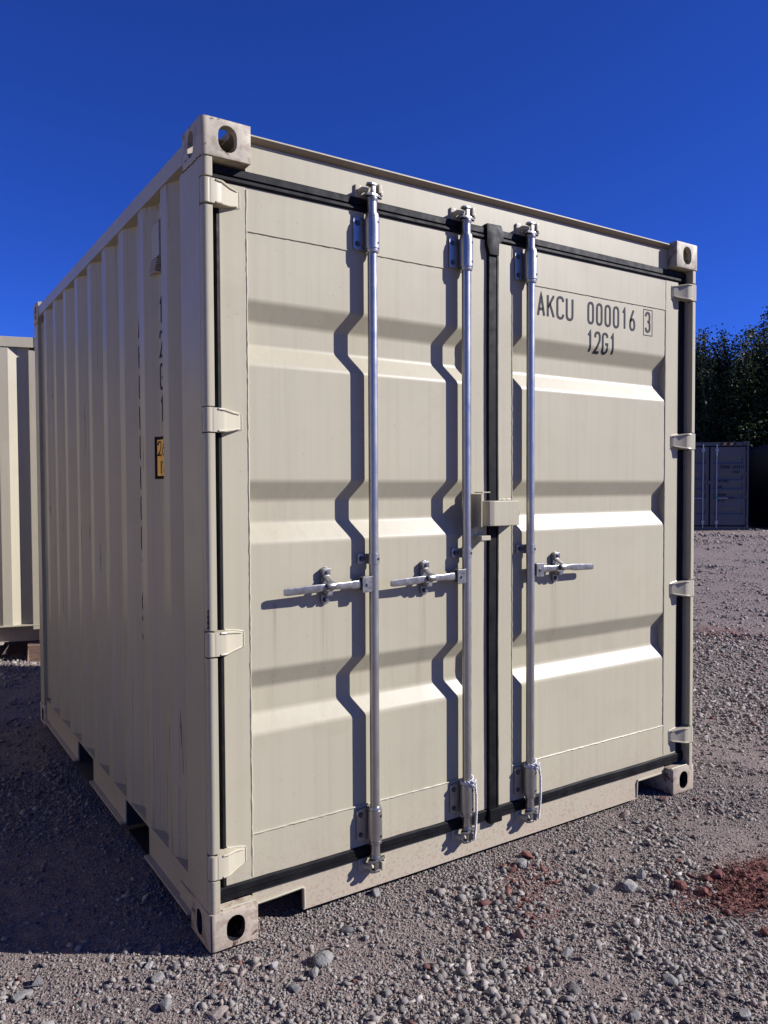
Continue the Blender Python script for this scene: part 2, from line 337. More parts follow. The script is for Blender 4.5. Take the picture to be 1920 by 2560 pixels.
for x, y, r in RED:
    vd = t.n.new('ShaderNodeVectorMath'); vd.operation = 'DISTANCE'; t.l.new(t.pos, vd.inputs[0]); vd.inputs[1].default_value = (x, y, 0)
    k = t.mr(vd.outputs['Value'], r*.35, r*1.15, 1, 0); rm = k if rm is None else t.math('MAXIMUM', rm, k)
rm = t.mr(t.math('ADD', rm, t.mr(nB, .25, .75, -.75, .35)), .25, .7); c = t.mix(t.math('MULTIPLY', rm, .8), c, t.mix(nC, (.13, .050, .040), (.24, .105, .082)))
dn = t.n.new('ShaderNodeTexNoise'); dn.inputs['Scale'].default_value = 45; t.l.new(t.pos, dn.inputs['Vector'])
vm = t.n.new('ShaderNodeVectorMath'); vm.operation = 'MULTIPLY_ADD'; t.l.new(dn.outputs['Color'], vm.inputs[0]); vm.inputs[1].default_value = (.022, .022, .022); t.l.new(t.pos, vm.inputs[2])
def pebbles(sc_):
    n = t.n.new('ShaderNodeTexVoronoi'); n.inputs['Scale'].default_value = sc_; t.l.new(vm.outputs[0], n.inputs['Vector']); q = t.n.new('ShaderNodeSeparateColor'); t.l.new(n.outputs['Color'], q.inputs[0]); return n.outputs['Distance'], q.outputs[0], q.outputs[1]
d1_, c1_, e1_ = pebbles(105); d2_, c2_, e2_ = pebbles(230)
c = t.mix(t.math('MULTIPLY', t.math('GREATER_THAN', e1_, .45), t.mr(c1_, 0, 1, .15, .8)), c, t.mix(c1_, (.13, .12, .115), (.33, .305, .28)))
c = t.mix(t.math('MULTIPLY', t.math('GREATER_THAN', e2_, .6), .5), c, t.mix(c2_, (.11, .10, .095), (.34, .32, .30)))
hh = t.math('ADD', t.math('MULTIPLY', t.math('MULTIPLY', t.math('SUBTRACT', .7, d1_), t.mr(e1_, .3, .8)), 1.3), t.math('ADD', t.math('MULTIPLY', t.math('SUBTRACT', .7, d2_), .35), t.math('MULTIPLY', nC, .5)))
c = t.mix(1.0, c, (.88, .795, .75), 'MULTIPLY'); t.set(Base_Color=c, Roughness=.95, Normal=t.bump(hh, .9, .009)); t.b.inputs['Specular IOR Level'].default_value = .2; M['ground'] = t.m
me.materials.append(M['ground']); ground = link('ground', me); tag(ground, 'pale mauve grey gravel yard with patches of red earth', kind='structure')

# ================================================================== MAIN CONTAINER
W, H, LN = 2.438, 2.591, 2.991
YD, YP, DEP = .045, .048, .034         # door face, panel flats, recess depth
BANDS = [(2.063, 1.857), (1.480, 1.277), (.860, .647)]
def dx(x): return x+.0064*(x+.852)
def dz(z): return z+.0064*(z-1.455)

# hollow corner casting, built once by cutting holes
def casting_mesh(mat):
    cx, cy, cz = .162, .178, .118
    def tmp(b): return b.ob('tmp', mat, smooth=0)
    b = B(); poly = [(cx, 0)]+[(cx, cy), (0, cy)]+arc(.017, .017, .017, 180, 270, 6)
    o = tmp(b.prism([(p[0], p[1]) for p in poly], 2, 0, cz, .0022))
    cuts = [tmp(B().box(.026, cx-.014, .026, cy-.014, .024, cz-.026)), tmp(B().prism(stadium(.085, .060, .062, .083), 1, -.02, .05)),
            tmp(B().prism(stadium(.098, .060, .050, .083), 0, -.02, .05)), tmp(B().prism(stadium(.083, .092, .0635, .120), 2, cz-.05, cz+.02))]
    for cobj in cuts:
        md = o.modifiers.new('b', 'BOOLEAN'); md.operation = 'DIFFERENCE'; md.object = cobj; md.solver = 'EXACT'
    dg = bpy.context.evaluated_depsgraph_get(); me = bpy.data.meshes.new_from_object(o.evaluated_get(dg))
    for q_ in cuts+[o]: bpy.data.objects.remove(q_)
    return me
CAST = casting_mesh('paint_cast')
def put_castings(parent, W_, L_, H_, mat, which=None):
    for sx in (0, 1):
        for sy in (0, 1):
            for sz in (0, 1):
                if which and (sx, sy, sz) not in which: continue
                me = CAST.copy(); bm = bmesh.new(); bm.from_mesh(me)
                for v in bm.verts:
                    x, y, z = v.co
                    v.co = (W_-x if sx else x, L_-y if sy else y, (H_-.118+z) if sz else .118-z)
                if (sx+sy+(1-sz)) % 2: bmesh.ops.reverse_faces(bm, faces=bm.faces[:])
                bm.to_mesh(me); bm.free(); me.materials.clear(); me.materials.append(M[mat]); me.materials.append(M['screw'])
                if not sz:
                    for p_, q_ in zip(me.polygons, CAST.polygons):
                        c_ = q_.center
                        if min(c_.x, .162-c_.x, c_.y, .178-c_.y, c_.z, .118-c_.z) > .004: p_.material_index = 1  # inner faces of lower castings blackened to paint in the shade
                me.polygons.foreach_set('use_smooth', [True]*len(me.polygons)); me.set_sharp_from_angle(angle=R(28))
                co_ = link('corner_casting', me, parent)
                if not sz:
                    xa, ya = (W_-.145 if sx else .03), (L_-.150 if sy else .03); B().box(xa, xa+.115, ya, ya+.12, .003, .006).ob('casting_shade_plate', 'screw', co_)  # black plate added so the holes look shaded, not a real part

box_ = empty('shipping_container'); tag(box_, 'ten foot cream shipping container with closed doors and three galvanized locking bars', 'container')
put_castings(box_, W, LN, H, 'paint_cast')

# corner posts at the door end, with knuckle notches for the hinges
HZ = [(2.329, 2.409), (1.631, 1.706), (.930, 1.009), (.225, .304)]
def lip(b, z0, z1): b.prism([(.036, .033), (.004, .033)]+arc(.021, .021, .017, 180, 270, 6)+[(.036, .004)], 2, z0, z1, .0015)
for s in (0, 1):
    b = B().prism([(.004, .214), (.004, .0335), (.036, .0335), (.036, .085), (.06, .085), (.06, .214)], 2, .1185, H-.1185)
    zs = sorted([.1185]+[z for a_, c_ in HZ for z in (a_-.004, c_+.004)]+[H-.1185])
    for k in range(0, len(zs), 2): lip(b, zs[k], zs[k+1])
    if s: b.mirror_x(W/2)
    b.ob('corner_post', 'paint', box_)
    b = B().box(.006, .10, LN-.12, LN-.006, .1185, H-.1185, .003)
    if s: b.mirror_x(W/2)
    b.ob('corner_post', 'paint', box_)
# header with its overhanging roof edge
hd = B().prism([(.050, 2.468), (.050, 2.5595), (.078, 2.5595), (.078, 2.468)], 0, .164, W-.164).ob('door_header', 'paint', box_)
B().prism([(.0515, 2.5600), (.029, 2.5735), (.10, 2.5735), (.10, 2.5600)], 0, .163, W-.163).ob('header_lip', 'paint_edge', hd)
B().prism([(.026, 2.574), (.026, 2.5785), (.10, 2.5785), (.10, 2.574)], 0, .163, W-.163).ob('roof_edge', 'paint', hd)
# upper side rails
for s in (0, 1):
    b = B().prism([(.004, 2.503), (.004, 2.562), (.012, 2.570), (.075, 2.570), (.075, 2.503)], 1, .180, LN-.180)
    if s: b.mirror_x(W/2)
    b.ob('top_side_rail', 'paint', box_)
# corrugated side walls
XO, XI, Y0C, PT, HF, SL = .010, .046, .4065, .2811, .033, .066
def side_x(y):
    """depth of the pressed wall at y"""
    k = (y-Y0C) % PT; k = k if k <= PT/2 else PT-k
    if k <= HF: return XO
    if k <= HF+SL: return XO+(XI-XO)*(k-HF)/SL
    return XI
ys = [.214]
for k in range(-1, 10):
    c0 = Y0C+k*PT
    for d in (-HF-SL, -HF, HF, HF+SL):
        for e in (-.004, 0, .004): ys.append(c0+d+e)
ys = sorted(y for y in set(ys) if .214 <= y <= LN-.10)+[LN-.10]
def smx(y): return sum(side_x(y+e) for e in (-.004, -.002, 0, .002, .004))/5
side_panels = []
for s in (0, 1):
    b = B().sheet([[(smx(y), y, z) for z in (.160, .9, 1.7, 2.51)] for y in ys])
    bmesh.ops.reverse_faces(b.bm, faces=b.bm.faces[:])
    if s: b.mirror_x(W/2)
    side_panels.append(b.ob('side_panel', 'paint_side', box_, smooth=60))
# bottom side rails with fork pockets
PK = [(.680, 1.018), (1.595, 1.933)]
for s in (0, 1):
    b = B(); segs = [(.180, PK[0][0]), (PK[0][1], PK[1][0]), (PK[1][1], LN-.180)]
    for a_, c_ in segs:
        b.box(.0105, .016, a_, c_, .050, .150); b.box(-.012, .0165, a_, c_-.003, .0415, .0495, .002)
        if a_ < .2: b.box(.004, .0103, .181, .30, .0497, .105)
    b.box(.0095, .06, .179, LN-.179, .1505, .160, .0015)
    if s: b.mirror_x(W/2)
    b.ob('bottom_side_rail', 'paint', box_)
for a_, c_ in PK:
    B().box(.017, W-.017, a_-.006, a_, .030, .150).ob('fork_pocket_and_shade', 'dark', box_); B().box(.017, W-.017, c_, c_+.006, .030, .150).ob('fork_pocket_and_shade', 'dark', box_)
B().box(-.010, .30, PK[1][0]+.02, PK[1][1]+.005, .030, .034).ob('pocket_strap', 'dark', box_)
for a_, c_ in PK: B().box(.02, W-.02, a_, c_, .008, .014).ob('fork_pocket_and_shade', 'screw', box_)  # black plate painting in the shade of the pocket, hides the ground
B().box(.20, W-.20, .42, .43, .002, .150).ob('cross_member_and_shade', 'screw', box_)  # black upright plate added as shade behind the sill pockets
B().box(.05, W-.05, .09, LN-.02, .151, .165).ob('floor_frame', 'dark', box_)
for k in range(7): B().box(.06, W-.06, .22+k*.4, .27+k*.4 if not any(p[0]-.1 < .22+k*.4 < p[1] for p in PK) else .225+k*.4, .06, .150).ob('cross_member_and_shade', 'dark', box_)
b = B().sheet([[(x, y, 2.572+(.006 if int(j/2) % 2 else 0)) for x in (.07, W-.07)] for j, y in enumerate(np.linspace(.10, LN-.03, 40))]); b.ob('roof_panel', 'paint', box_, smooth=0)
B().box(.1, W-.1, LN-.05, LN-.02, .02, 2.57).ob('rear_panel', 'paint', box_)
# front sill with its two fork pockets
sill = B()
sill.prism([(.164, .127), (.164, .088), (.350, .092), (.352, .0125), (2.080, .0125), (2.078, .095), (W-.164, .095), (W-.164, .127)], 1, .050, .062)
sill.box(.164, W-.164, .060, .09, .096, .126)
sill = sill.ob('door_sill', 'paint', box_)
B().tube([(.166, .049, .086), (.25, .047, .090), (.345, .048, .0935), (.352, .048, .088), (.354, .049, .02)], [.004, .005, .0045, .005, .004], 6).ob('weld_bead', 'paint_hinge', sill)
B().tube([(2.076, .049, .02), (2.076, .048, .088), (2.080, .048, .0965), (2.18, .047, .0965), (2.272, .049, .0965)], [.004, .005, .005, .0045, .004], 6).ob('weld_bead', 'paint_hinge', sill)
for x0, x1 in ((.170, .350), (2.082, 2.268)): B().box(x0, x1, .091, .60, .10, .104).ob('fork_pocket_and_shade', 'dark', box_)
# sloped weld plates behind the lower castings
for s in (0, 1):
    b = B().tube([(.045, .012, .1205), (.10, .013, .1215), (.158, .014, .1205)], [.003, .0038, .003], 6)
    if s: b.mirror_x(W/2)
    b.ob('weld_bead', 'paint_hinge', sill)

# ---------------------------------------------------------------- doors
def ydoor(z):
    for a_, c_ in BANDS:
        if c_ < z < a_:
            t_ = .065
            if z > a_-t_: return YP+DEP*(a_-z)/t_
            if z < c_+t_: return YP+DEP*(z-c_)/t_
            return YP+DEP
    return YP
def ysm(z): return sum(ydoor(z+e) for e in (-.008, -.005, -.0025, 0, .0025, .005, .008))/7
ZB, ZT, ZL, ZU = .175, 2.419, .323, 2.279
DOORS = [dict(o0=.072, o1=1.168, p0=.1614, p1=1.0883), dict(o0=1.218, o1=2.353, p0=1.2977, p1=2.2588)]
zz = [ZL, ZU]
for a_, c_ in BANDS:
    for q_ in (a_, a_-.065, c_+.065, c_):
        zz += [q_+e for e in (-.009, -.006, -.003, 0, .003, .006, .009)]
zz = sorted(set(round(z, 4) for z in zz))
def bead(pts, r=.0032, n=34, jit=.0011):
    a, c_ = Vector(pts[0]), Vector(pts[1]); P = []; rr = []
    for i in range(n+1):
        P.append(a.lerp(c_, i/n)+Vector((random.uniform(-jit, jit), 0, random.uniform(-jit, jit)))); rr.append(r*random.uniform(.75, 1.25))
    return B().tube(P, rr, 6)
doors = []
for k, d in enumerate(DOORS):
    b = B(); y1 = .098
    b.box(d['o0'], d['p0'], YD, y1, ZB, ZT, .003); b.box(d['p1'], d['o1'], YD, y1, ZB, ZT, .003)
    b.box(d['p0']-.001, d['p1']+.001, YD+.0012, y1, ZU, ZT-.0005); b.box(d['p0']-.001, d['p1']+.001, YD+.0012, y1, ZB+.0005, ZL)
    door = b.ob('door', 'paint', box_); doors.append(door)
    b = B().sheet([[(x, ysm(z), z) for x in np.linspace(d['p0']-.0005, d['p1']+.0005, 6)] for z in zz]); b.ob('door_panel', 'paint_door', door, smooth=60)
    bead([(d['p0']+.002, YD+.0018, ZB+.01), (d['p0']+.002, YD+.0018, ZT-.01)], .0038, 150).ob('weld_bead', 'paint_hinge', door)
    bead([(d['p1'], YD+.002, ZB+.01), (d['p1'], YD+.002, ZT-.01)], .0022, 110).ob('weld_bead', 'paint_hinge', door)
    bead([(d['p0'], YD+.0015, ZU), (d['p1'], YD+.0015, ZU)], .0020, 60, .0006).ob('weld_bead', 'paint', door)
    bead([(d['p0'], YD+.001, ZL), (d['p1'], YD+.001, ZL)], .0034, 70, .0008).ob('weld_bead', 'paint_hinge', door)
    # gasket round the leaf: two lobes on the top run, a flat lip on the foot
    x0, x1 = (.040, 1.190) if k == 0 else (1.200, W-.040)
    def wob(z, amp=.0012, sd=0): return z+amp*math.sin(9*sd)
    b = B().prism([(.060, 2.4195), (.040, 2.4205), (.037, 2.4245), (.037, 2.4335), (.0435, 2.4370), (.0435, 2.4385), (.0385, 2.4415), (.0385, 2.4615), (.0445, 2.4668), (.060, 2.4675)], 0, x0, x1); b.ob('gasket', 'rubber', door, smooth=20)
    rows = []
    for x in np.linspace(x0, x1, 40):
        w_ = .0016*math.sin(x*11+k)+random.uniform(-.0006, .0006)
        rows.append([(x, y, z+w_*(1 if z > .15 else .2)) for y, z in ((.060, .178), (.0435, .1755), (.0375, .1705), (.0368, .1525), (.0390, .1490), (.0385, .1345), (.046, .1285), (.060, .1275))])
    B().sheet(rows).recalc().ob('gasket', 'rubber', door, smooth=20)
    rows = []
    for z in np.linspace(.13, 2.46, 60):
        j = random.uniform(-.0008, .0008)+.001*math.sin(z*7)
        e_ = 0 if k == 0 else .0135
        pr = [(.0365, .062), (.038, .050), (.046+j, .043), (.054+j+e_*.4, .049), (.062+e_*.7, .041), (.0705+e_, .044), (.0735+e_, .058)]
        rows.append([((x if k == 0 else W-x+(0 if x > .05 else 0)), y, z) for x, y in pr])
    B().sheet(rows).recalc().ob('gasket', 'rubber', door, smooth=50)
# centre gasket on the overlapping leaf
rows = []
for z in np.linspace(.132, 2.44, 70):
    j = random.uniform(-.0006, .0006)+.0012*math.sin(z*6)
    rows.append([(x+j, y, z) for x, y in ((1.166, .062), (1.1665, .036), (1.169, .032), (1.203, .0315), (1.2045, .036), (1.2075, .036), (1.209, .0325), (1.2175, .033), (1.2195, .037), (1.2195, .062))])
B().sheet(rows).recalc().ob('gasket', 'rubber', doors[0], smooth=20)
b = B().raw([(1.158, .030, 2.478), (1.232, .034, 2.482), (1.250, .036, 2.450), (1.236, .028, 2.424), (1.212, .022, 2.404), (1.212, .024, 2.360), (1.168, .024, 2.360), (1.156, .028, 2.398), (1.190, .016, 2.432),
             (1.158, .050, 2.478), (1.232, .050, 2.482), (1.250, .050, 2.450), (1.236, .050, 2.424), (1.212, .050, 2.404), (1.212, .050, 2.360), (1.168, .050, 2.360), (1.156, .050, 2.398)],
            [(0, 1, 8), (1, 2, 8), (2, 3, 8), (3, 4, 8), (4, 5, 8), (5, 6, 8), (6, 7, 8), (7, 0, 8)]+[(i, i+9, (i+1) % 8+9, (i+1) % 8) for i in range(8)]).recalc()
b.ob('gasket_cap', 'rubber', doors[0], smooth=30)
B().box(1.166, 1.232, .024, .052, .118, .178, .006).ob('gasket_cap', 'rubber', doors[0])

# hinges
def hinge():
    b = B(); st = [(.030, .002, .0375), (.046, .003, .0375), (.064, .006, .0365), (.070, .010, .0365), (.100, .028, .0315), (.128, .036, .026), (.138, .0445, .022)]
    F = [[(x, y, -h), (x, y, h)] for x, y, h in st]; K = [[(x, max(y+.012, .046), -h), (x, max(y+.012, .046), h)] for x, y, h in st]
    V = []; 
    for f_, k_ in zip(F, K): V += [f_[0], f_[1], k_[1], k_[0]]
    fs = []
    for i in range(len(st)-1):
        a_, c_ = i*4, i*4+4
        for q_ in range(4): fs.append((a_+q_, a_+(q_+1) % 4, c_+(q_+1) % 4, c_+q_))
    fs += [(3, 2, 1, 0), tuple(len(V)-4+q_ for q_ in range(4))]
    b.raw(V, fs).recalc()
    b.cyl((.019, .019, -.0385), (.019, .019, .0385), .0175, seg=20, bev=.002)
    b.box(.019, .034, .0025, .034, -.0385, .0385, .002)
    for sgn in (-1, 1):
        b.tube([(x, y-.0012, sgn*(h-.0035)) for x, y, h in st[1:6]], [.003, .0042, .0045, .0042, .0022], 8)
        b.tube([(x, .0455, sgn*(h+.001)+random.uniform(-.001, .001)) for x, y, h in ((.075, 0, .0365), (.09, 0, .0335), (.105, 0, .031), (.12, 0, .028), (.138, 0, .024))], .0034, 6)
    b.tube([(.139, .045, z) for z in np.linspace(-.024, .024, 8)], [.0034, .004, .003, .0042, .0034, .004, .0036, .003], 6)
    return b
HM = hinge().ob('hinge', 'paint_hinge', doors[0]).data
HR = HM.copy(); bm = bmesh.new(); bm.from_mesh(HR)
for v in bm.verts: v.co.x = -v.co.x
bmesh.ops.reverse_faces(bm, faces=bm.faces[:]); bm.to_mesh(HR); bm.free()
bpy.data.objects.remove([o for o in doors[0].children if o.name.startswith('hinge')][0])
for z0, z1 in HZ:
    o = link('hinge', HM, doors[0]); o.location = (0, 0, (z0+z1)/2); o = link('hinge', HR, doors[1]); o.location = (W, 0, (z0+z1)/2)

# locking bars
BY, BR = .0155, .017
BARS = [(.621, 0, -1), (1.041, 0, -1), (1.3725, 1, 1)]
def cam_end(s):
    """forged cam, s=+1 at the top, -1 at the foot; origin on the bar axis where the neck ends"""
    b = B(); f = lambda z: z*s
    b.lathe((0, 0, 0), [(.0165, f(-.036)), (.0165, f(-.010)), (.0205, f(-.004)), (.0205, f(.004)), (.015, f(.010))], 20)
    b.prism([(-.034, -.004), (-.030, -.014), (-.010, -.018), (.012, -.016), (.040, -.004), (.042, .006), (.018, .010), (.004, .016), (-.018, .012)], 2, min(f(.008), f(.018)), max(f(.008), f(.018)), .002)
    b.box(-.009, .010, -.012, .012, min(f(.014), f(.052)), max(f(.014), f(.052)), .004)
    b.prism([(-.026, -.010), (-.010, -.016), (.010, -.015), (.014, -.002), (.008, .010), (-.020, .010)], 2, min(f(.046), f(.054)), max(f(.046), f(.054)), .002)
    return b
def keeper(s, w):
    b = B(); f = lambda z: z*s
    if w < 0:
     b.tube([(-.034, .035, f(.030)), (-.032, .012, f(.034)), (-.026, -.006, f(.030)), (-.019, -.014, f(.026))], [.011, .010, .009, .0085], 10)
     b.box(-.052, -.026, .026, .036, min(f(.010), f(.056)), max(f(.010), f(.056)), .004)
    else:
     b.box(.018, .032, -.016, .036, min(f(.024), f(.055)), max(f(.024), f(.055)), .003)
     b.box(.029, .040, -.012, .036, min(f(.018), f(.036)), max(f(.018), f(.036)), .003)
    return b
def bracket():
    b = B(); h = .0685
    b.lathe((0, 0, 0), [(.0178, -h+.002), (.0225, -h+.002), (.0240, -h+.008), (.0240, -h+.012), (.0225, -h+.0121), (.0225, -h+.0145), (.0255, -h+.0146), (.0262, -h+.018), (.0262, h-.018), (.0255, h-.0146), (.0225, h-.0145), (.0225, h-.0121), (.0240, h-.012), (.0240, h-.008), (.0225, h-.002), (.0178, h-.002)], 28)
    b.prism(rrect(-.040, 0, .044, .112, .010), 1, .0225, .0285, .0012)
    b.prism(rrect(.032, 0, .020, .100, .008), 1, .0225, .0285, .0012)
    return b
def handle():
    """lies along -x from a bar at the origin"""
    b = B()
    sec = [(-.050, -.006, .0, .006, .0135), (-.090, -.0075, 0, .006, .0135), (-.100, -.0075, 0, .007, .012), (-.150, -.011, .001, .0060, .0110), (-.185, -.013, .001, .0055, .0100), (-.215, -.012, .000, .006, .0115), (-.240, -.0125, -.002, .0042, .0135), (-.345, -.0105, -.006, .0040, .0120), (-.355, -.0105, -.0065, .0034, .0095)]
    V = []
    for x, y, z, ry, rz in sec:
        for u, v in ((-1, -.7), (-.7, -1), (.7, -1), (1, -.7), (1, .7), (.7, 1), (-.7, 1), (-1, .7)): V.append((x, y+u*ry, z+v*rz))
    fs = [tuple(range(8))[::-1], tuple(len(V)-8+i for i in range(8))]
    for i in range(len(sec)-1):
        for q_ in range(8): fs.append((i*8+q_, i*8+(q_+1) % 8, i*8+8+(q_+1) % 8, i*8+8+q_))
    b.raw(V, fs).recalc()
    return b
def hub():
    b = B()
    b.prism([(-.058, -.025), (-.058, .022)]+[(-.054, .028), (-.022, .028), (-.018, .024), (-.017, -.022), (-.022, -.026), (-.053, -.027)], 1, -.0195, -.0145, .0012)
    b.prism([(-.056, -.020), (-.056, .022), (-.022, .026), (-.017, -.022)], 1, .004, .009, .001)
    b.box(-.056, -.019, -.0185, .008, .0245, .0285, .0015); b.box(-.026, -.014, -.012, .012, -.022, .022, .003)
    b.cyl((-.038, -.0245, .001), (-.038, .009, .001), .0055, seg=12, bev=.001)
    return b
def catch():
    b = B()
    b.prism(stadium(0, 0, .034, .130), 1, .0225, .0285, .0015)
    st = [(.060, .0185, .010), (.053, .0185, .0155), (.040, .0175, .0160), (.031, .010, .0130), (.024, -.006, .0115), (.017, -.022, .0135), (.009, -.0285, .0190), (.001, -.0295, .0175), (-.007, -.0275, .0100), (-.010, -.0265, .0040)]
    V = []; n = len(st)
    for z, y, hw in st: V += [(-hw, y+.0015, z), (-hw*.55, y-.0022, z), (hw*.55, y-.0022, z), (hw, y+.0015, z), (hw, y+.0050, z-.003), (-hw, y+.0050, z-.003)]
    fs = [tuple(range(6)), tuple(range(len(V)-6, len(V)))[::-1]]
    for i in range(n-1):
        for q_ in range(6): fs.append((i*6+q_, i*6+6+q_, i*6+6+(q_+1) % 6, i*6+(q_+1) % 6))
    b.raw(V, fs).recalc()
    b.box(-.016, .016, .012, .024, .036, .060, .003)
    b.box(-.011, .013, -.010, .024, -.032, -.014, .003)
    return b
def strap():
    b = B(); b.lathe((0, 0, 0), [(.0172, -.018), (.0205, -.018), (.0205, .018), (.0172, .018)], 24)
    b.box(-.024, -.012, .010, .014, -.018, .018); b.prism(rrect(-.036, 0, .032, .036, .005), 1, .0235, .0285, .001); b.box(-.026, -.021, .010, .026, -.018, .018)
    b.prism(rrect(.026, 0, .012, .036, .004), 1, .0235, .0285, .001)
    return b
PR = {}
def proto(key, maker, name, mat):
    o = maker().ob(name, mat); PR[key] = o.data; bpy.data.objects.remove(o)
proto('br', bracket, 'bar_bracket', 'zinc'); proto('ct', lambda: cam_end(1), 'locking_cam', 'castzinc'); proto('cb', lambda: cam_end(-1), 'locking_cam', 'castzinc')
for a_, s_ in (('kt', 1), ('kb', -1)):
    for w_ in (-1, 1): proto(a_+str(w_), lambda: keeper(s_, w_), 'cam_keeper', 'paint_hinge')
proto('hl', handle, 'handle', 'castzinc'); proto('hub', hub, 'handle_hub', 'castzinc'); proto('ca', catch, 'handle_catch', 'castzinc'); proto('st', strap, 'bar_strap', 'zinc')
proto('hr', lambda: handle().mirror_x(0), 'handle', 'castzinc'); proto('hubr', lambda: hub().mirror_x(0), 'handle_hub', 'castzinc'); proto('car', catch, 'handle_catch', 'castzinc')
proto('bolt', lambda: B().cyl((0, 0, 0), (0, -.003, 0), .0095, seg=14).cyl((0, -.003, 0), (0, -.009, 0), .0068, .0058, seg=6, bev=.001), 'bolt', 'bolt')
proto('screw', lambda: B().cyl((0, .004, 0), (0, -.0022, 0), .0046, seg=10), 'screw', 'screw')
def put(key, name, parent, loc):
    o = link(name, PR[key], parent); o.location = loc; return o
for x, k, sg in BARS:
    D = doors[k]
    B().cyl((x, BY, .150), (x, BY, 2.448), BR, seg=28).ob('locking_bar', 'zinc', D)
    put('ct', 'locking_cam', D, (x, BY, 2.458)); put('cb', 'locking_cam', D, (x, BY, .141))
    for w_ in (-1, 1): put('kt'+str(w_), 'cam_keeper', hd, (x, BY, 2.456)); put('kb'+str(w_), 'cam_keeper', sill, (x, BY, .143))
    for z in (2.3405, .2565):
        put('br', 'bar_bracket', D, (x, BY, z))
        for e in (-.036, .036):
            put('bolt', 'bolt', D, (x-.046, .0385, z+e))
            o = put('screw', 'screw', D, (x+.009, BY-.0242, z+e)); o.rotation_euler.z = R(20)
    put('st', 'bar_strap', D, (x, BY, 1.206)); put('bolt', 'bolt', D, (x-.037, .0390, 1.206)); o = put('screw', 'screw', D, (x+.007, BY-.0192, 1.206)); o.rotation_euler.z = R(20)
    put('hr' if sg > 0 else 'hl', 'handle', D, (x, BY, 1.120)); put('hubr' if sg > 0 else 'hub', 'handle_hub', D, (x, BY, 1.118))
    cx = x+sg*(.166 if sg > 0 else .183); put('ca', 'handle_catch', D, (cx, BY, 1.121))
    for e in (-.047, .047): o = put('bolt', 'bolt', D, (cx, .0385 if e < 0 else .033, 1.121+e)); o.scale = (.95, 1.3, .95)
# lock box over the door joint
b = B().prism([(1.30, .044), (1.279, -.0205)]+[(1.150, -.0205), (1.130, -.014), (1.118, .004), (1.118, .044)], 2, 1.306, 1.403, .0035)
b.bm.verts.ensure_lookup_table()
b.ob('lock_box', 'paint', doors[1])
B().tube([(x, .043, 1.406+random.uniform(-.001, .002)) for x in np.linspace(1.222, 1.292, 14)], [random.uniform(.003, .006) for _ in range(14)], 6).ob('weld_bead', 'paint_hinge', doors[1])
b = B().box(1.0865, 1.0915, -.018, .0445, 1.304, 1.430, .001)
b.tube([(1.089, -.016, 1.427), (1.093, -.016, 1.434), (1.100, -.016, 1.4365)], .0022, 6); b.box(1.092, 1.132, -.018, .030, 1.4345, 1.4385, .001); b.ob('lock_box_plate', 'paint', doors[0])
B().box(1.100, 1.146, -.004, .0445, 1.251, 1.2685, .0015).ob('lock_tab', 'paint_hinge', doors[0])
B().box(1.082, 1.112, .036, .0445, 1.243, 1.300, .002).ob('lock_base', 'paint', doors[0])
B().tube([(1.2960, .030, 1.352), (1.297, .022, 1.342), (1.303, .020, 1.335), (1.311, .020, 1.336), (1.317, .022, 1.343), (1.319, .022, 1.358)], .0026, 8).ob('seal_hook', 'paint_hinge', doors[1])

# lettering on the right leaf
def on_door(x, z): return (x, ysm(z)-.0012, z)
b = B(); strokes(b, text_lines('AKCU', 1.4396, 2.157, .045, .098, .0553, .0105), .0105, on_door); b.ob('lettering', 'ink', doors[1], smooth=0)
b = B(); strokes(b, text_lines('000016', 1.7365, 2.157, .040, .098, .0540, .0105), .0105, on_door); b.ob('lettering', 'ink', doors[1], smooth=0)
b = B(); strokes(b, text_lines('3', 2.1140, 2.160, .038, .096, .054, .0105), .0105, on_door)
strokes(b, [[(2.1035, 2.148), (2.1035, 2.264), (2.1640, 2.264), (2.1640, 2.148), (2.1035, 2.148)]], .0028, on_door); b.ob('lettering', 'ink', doors[1], smooth=0)
def on_door2(x, z): return (x+.10*max(0, 2.068-z), ysm(z)-.0012, z)
b = B(); strokes(b, text_lines('12G1', 1.732, 2.037, .040, .095, .0480, .0105), .0105, on_door2); b.ob('lettering', 'ink', doors[1], smooth=0)

# left wall: markings, height plate, vent, lashing ring
SP = side_panels[0]
def on_side(yc): return lambda s_, z: (smx(yc-s_)-.0012, yc-s_, z)
for i, ch in enumerate('12G1'):
    b = B(); strokes(b, text_lines(ch, -.022, 2.060-i*.1205, .044, .100, .05, .0105), .0105, on_side(.5600)); b.ob('lettering', 'ink', SP, smooth=0)
for i, ch in enumerate('AKCU0000163'):
    b = B(); strokes(b, text_lines(ch, -.022, 2.052-i*.1205, .044, .100, .05, .0105), .0105, on_side(.8350)); b.ob('lettering', 'ink', SP, smooth=0)
def draped(y0, y1, z0, z1, off): 
    return B().sheet([[(smx(y)-off, y, z) for z in (z0, z1)] for y in np.linspace(y0, y1, 24)])
draped(.470, .6135, 1.492, 1.650, .0012).ob('height_plate', 'blackdecal', SP); draped(.470, .6005, 1.504, 1.638, .0018).ob('height_plate_face', 'yellow', SP)
f_ = lambda s_, z: (smx(.6135-s_)-.0024, .6135-s_, z)
b = B(); strokes(b, text_lines('2,6', .014, 1.578, .026, .056, .020, .006), .006, f_); b.ob('lettering', 'blackdecal', SP, smooth=0)
b = B(); strokes(b, text_lines("8'6", .030, 1.512, .018, .048, .018, .005), .005, f_); b.ob('lettering', 'blackdecal', SP, smooth=0)
vt = B().prism([(.031, 2.305), (.031, 2.425), (.038, 2.440), (.047, 2.440), (.047, 2.300)], 1, .530, .628, .002).ob('vent', 'paint', SP)
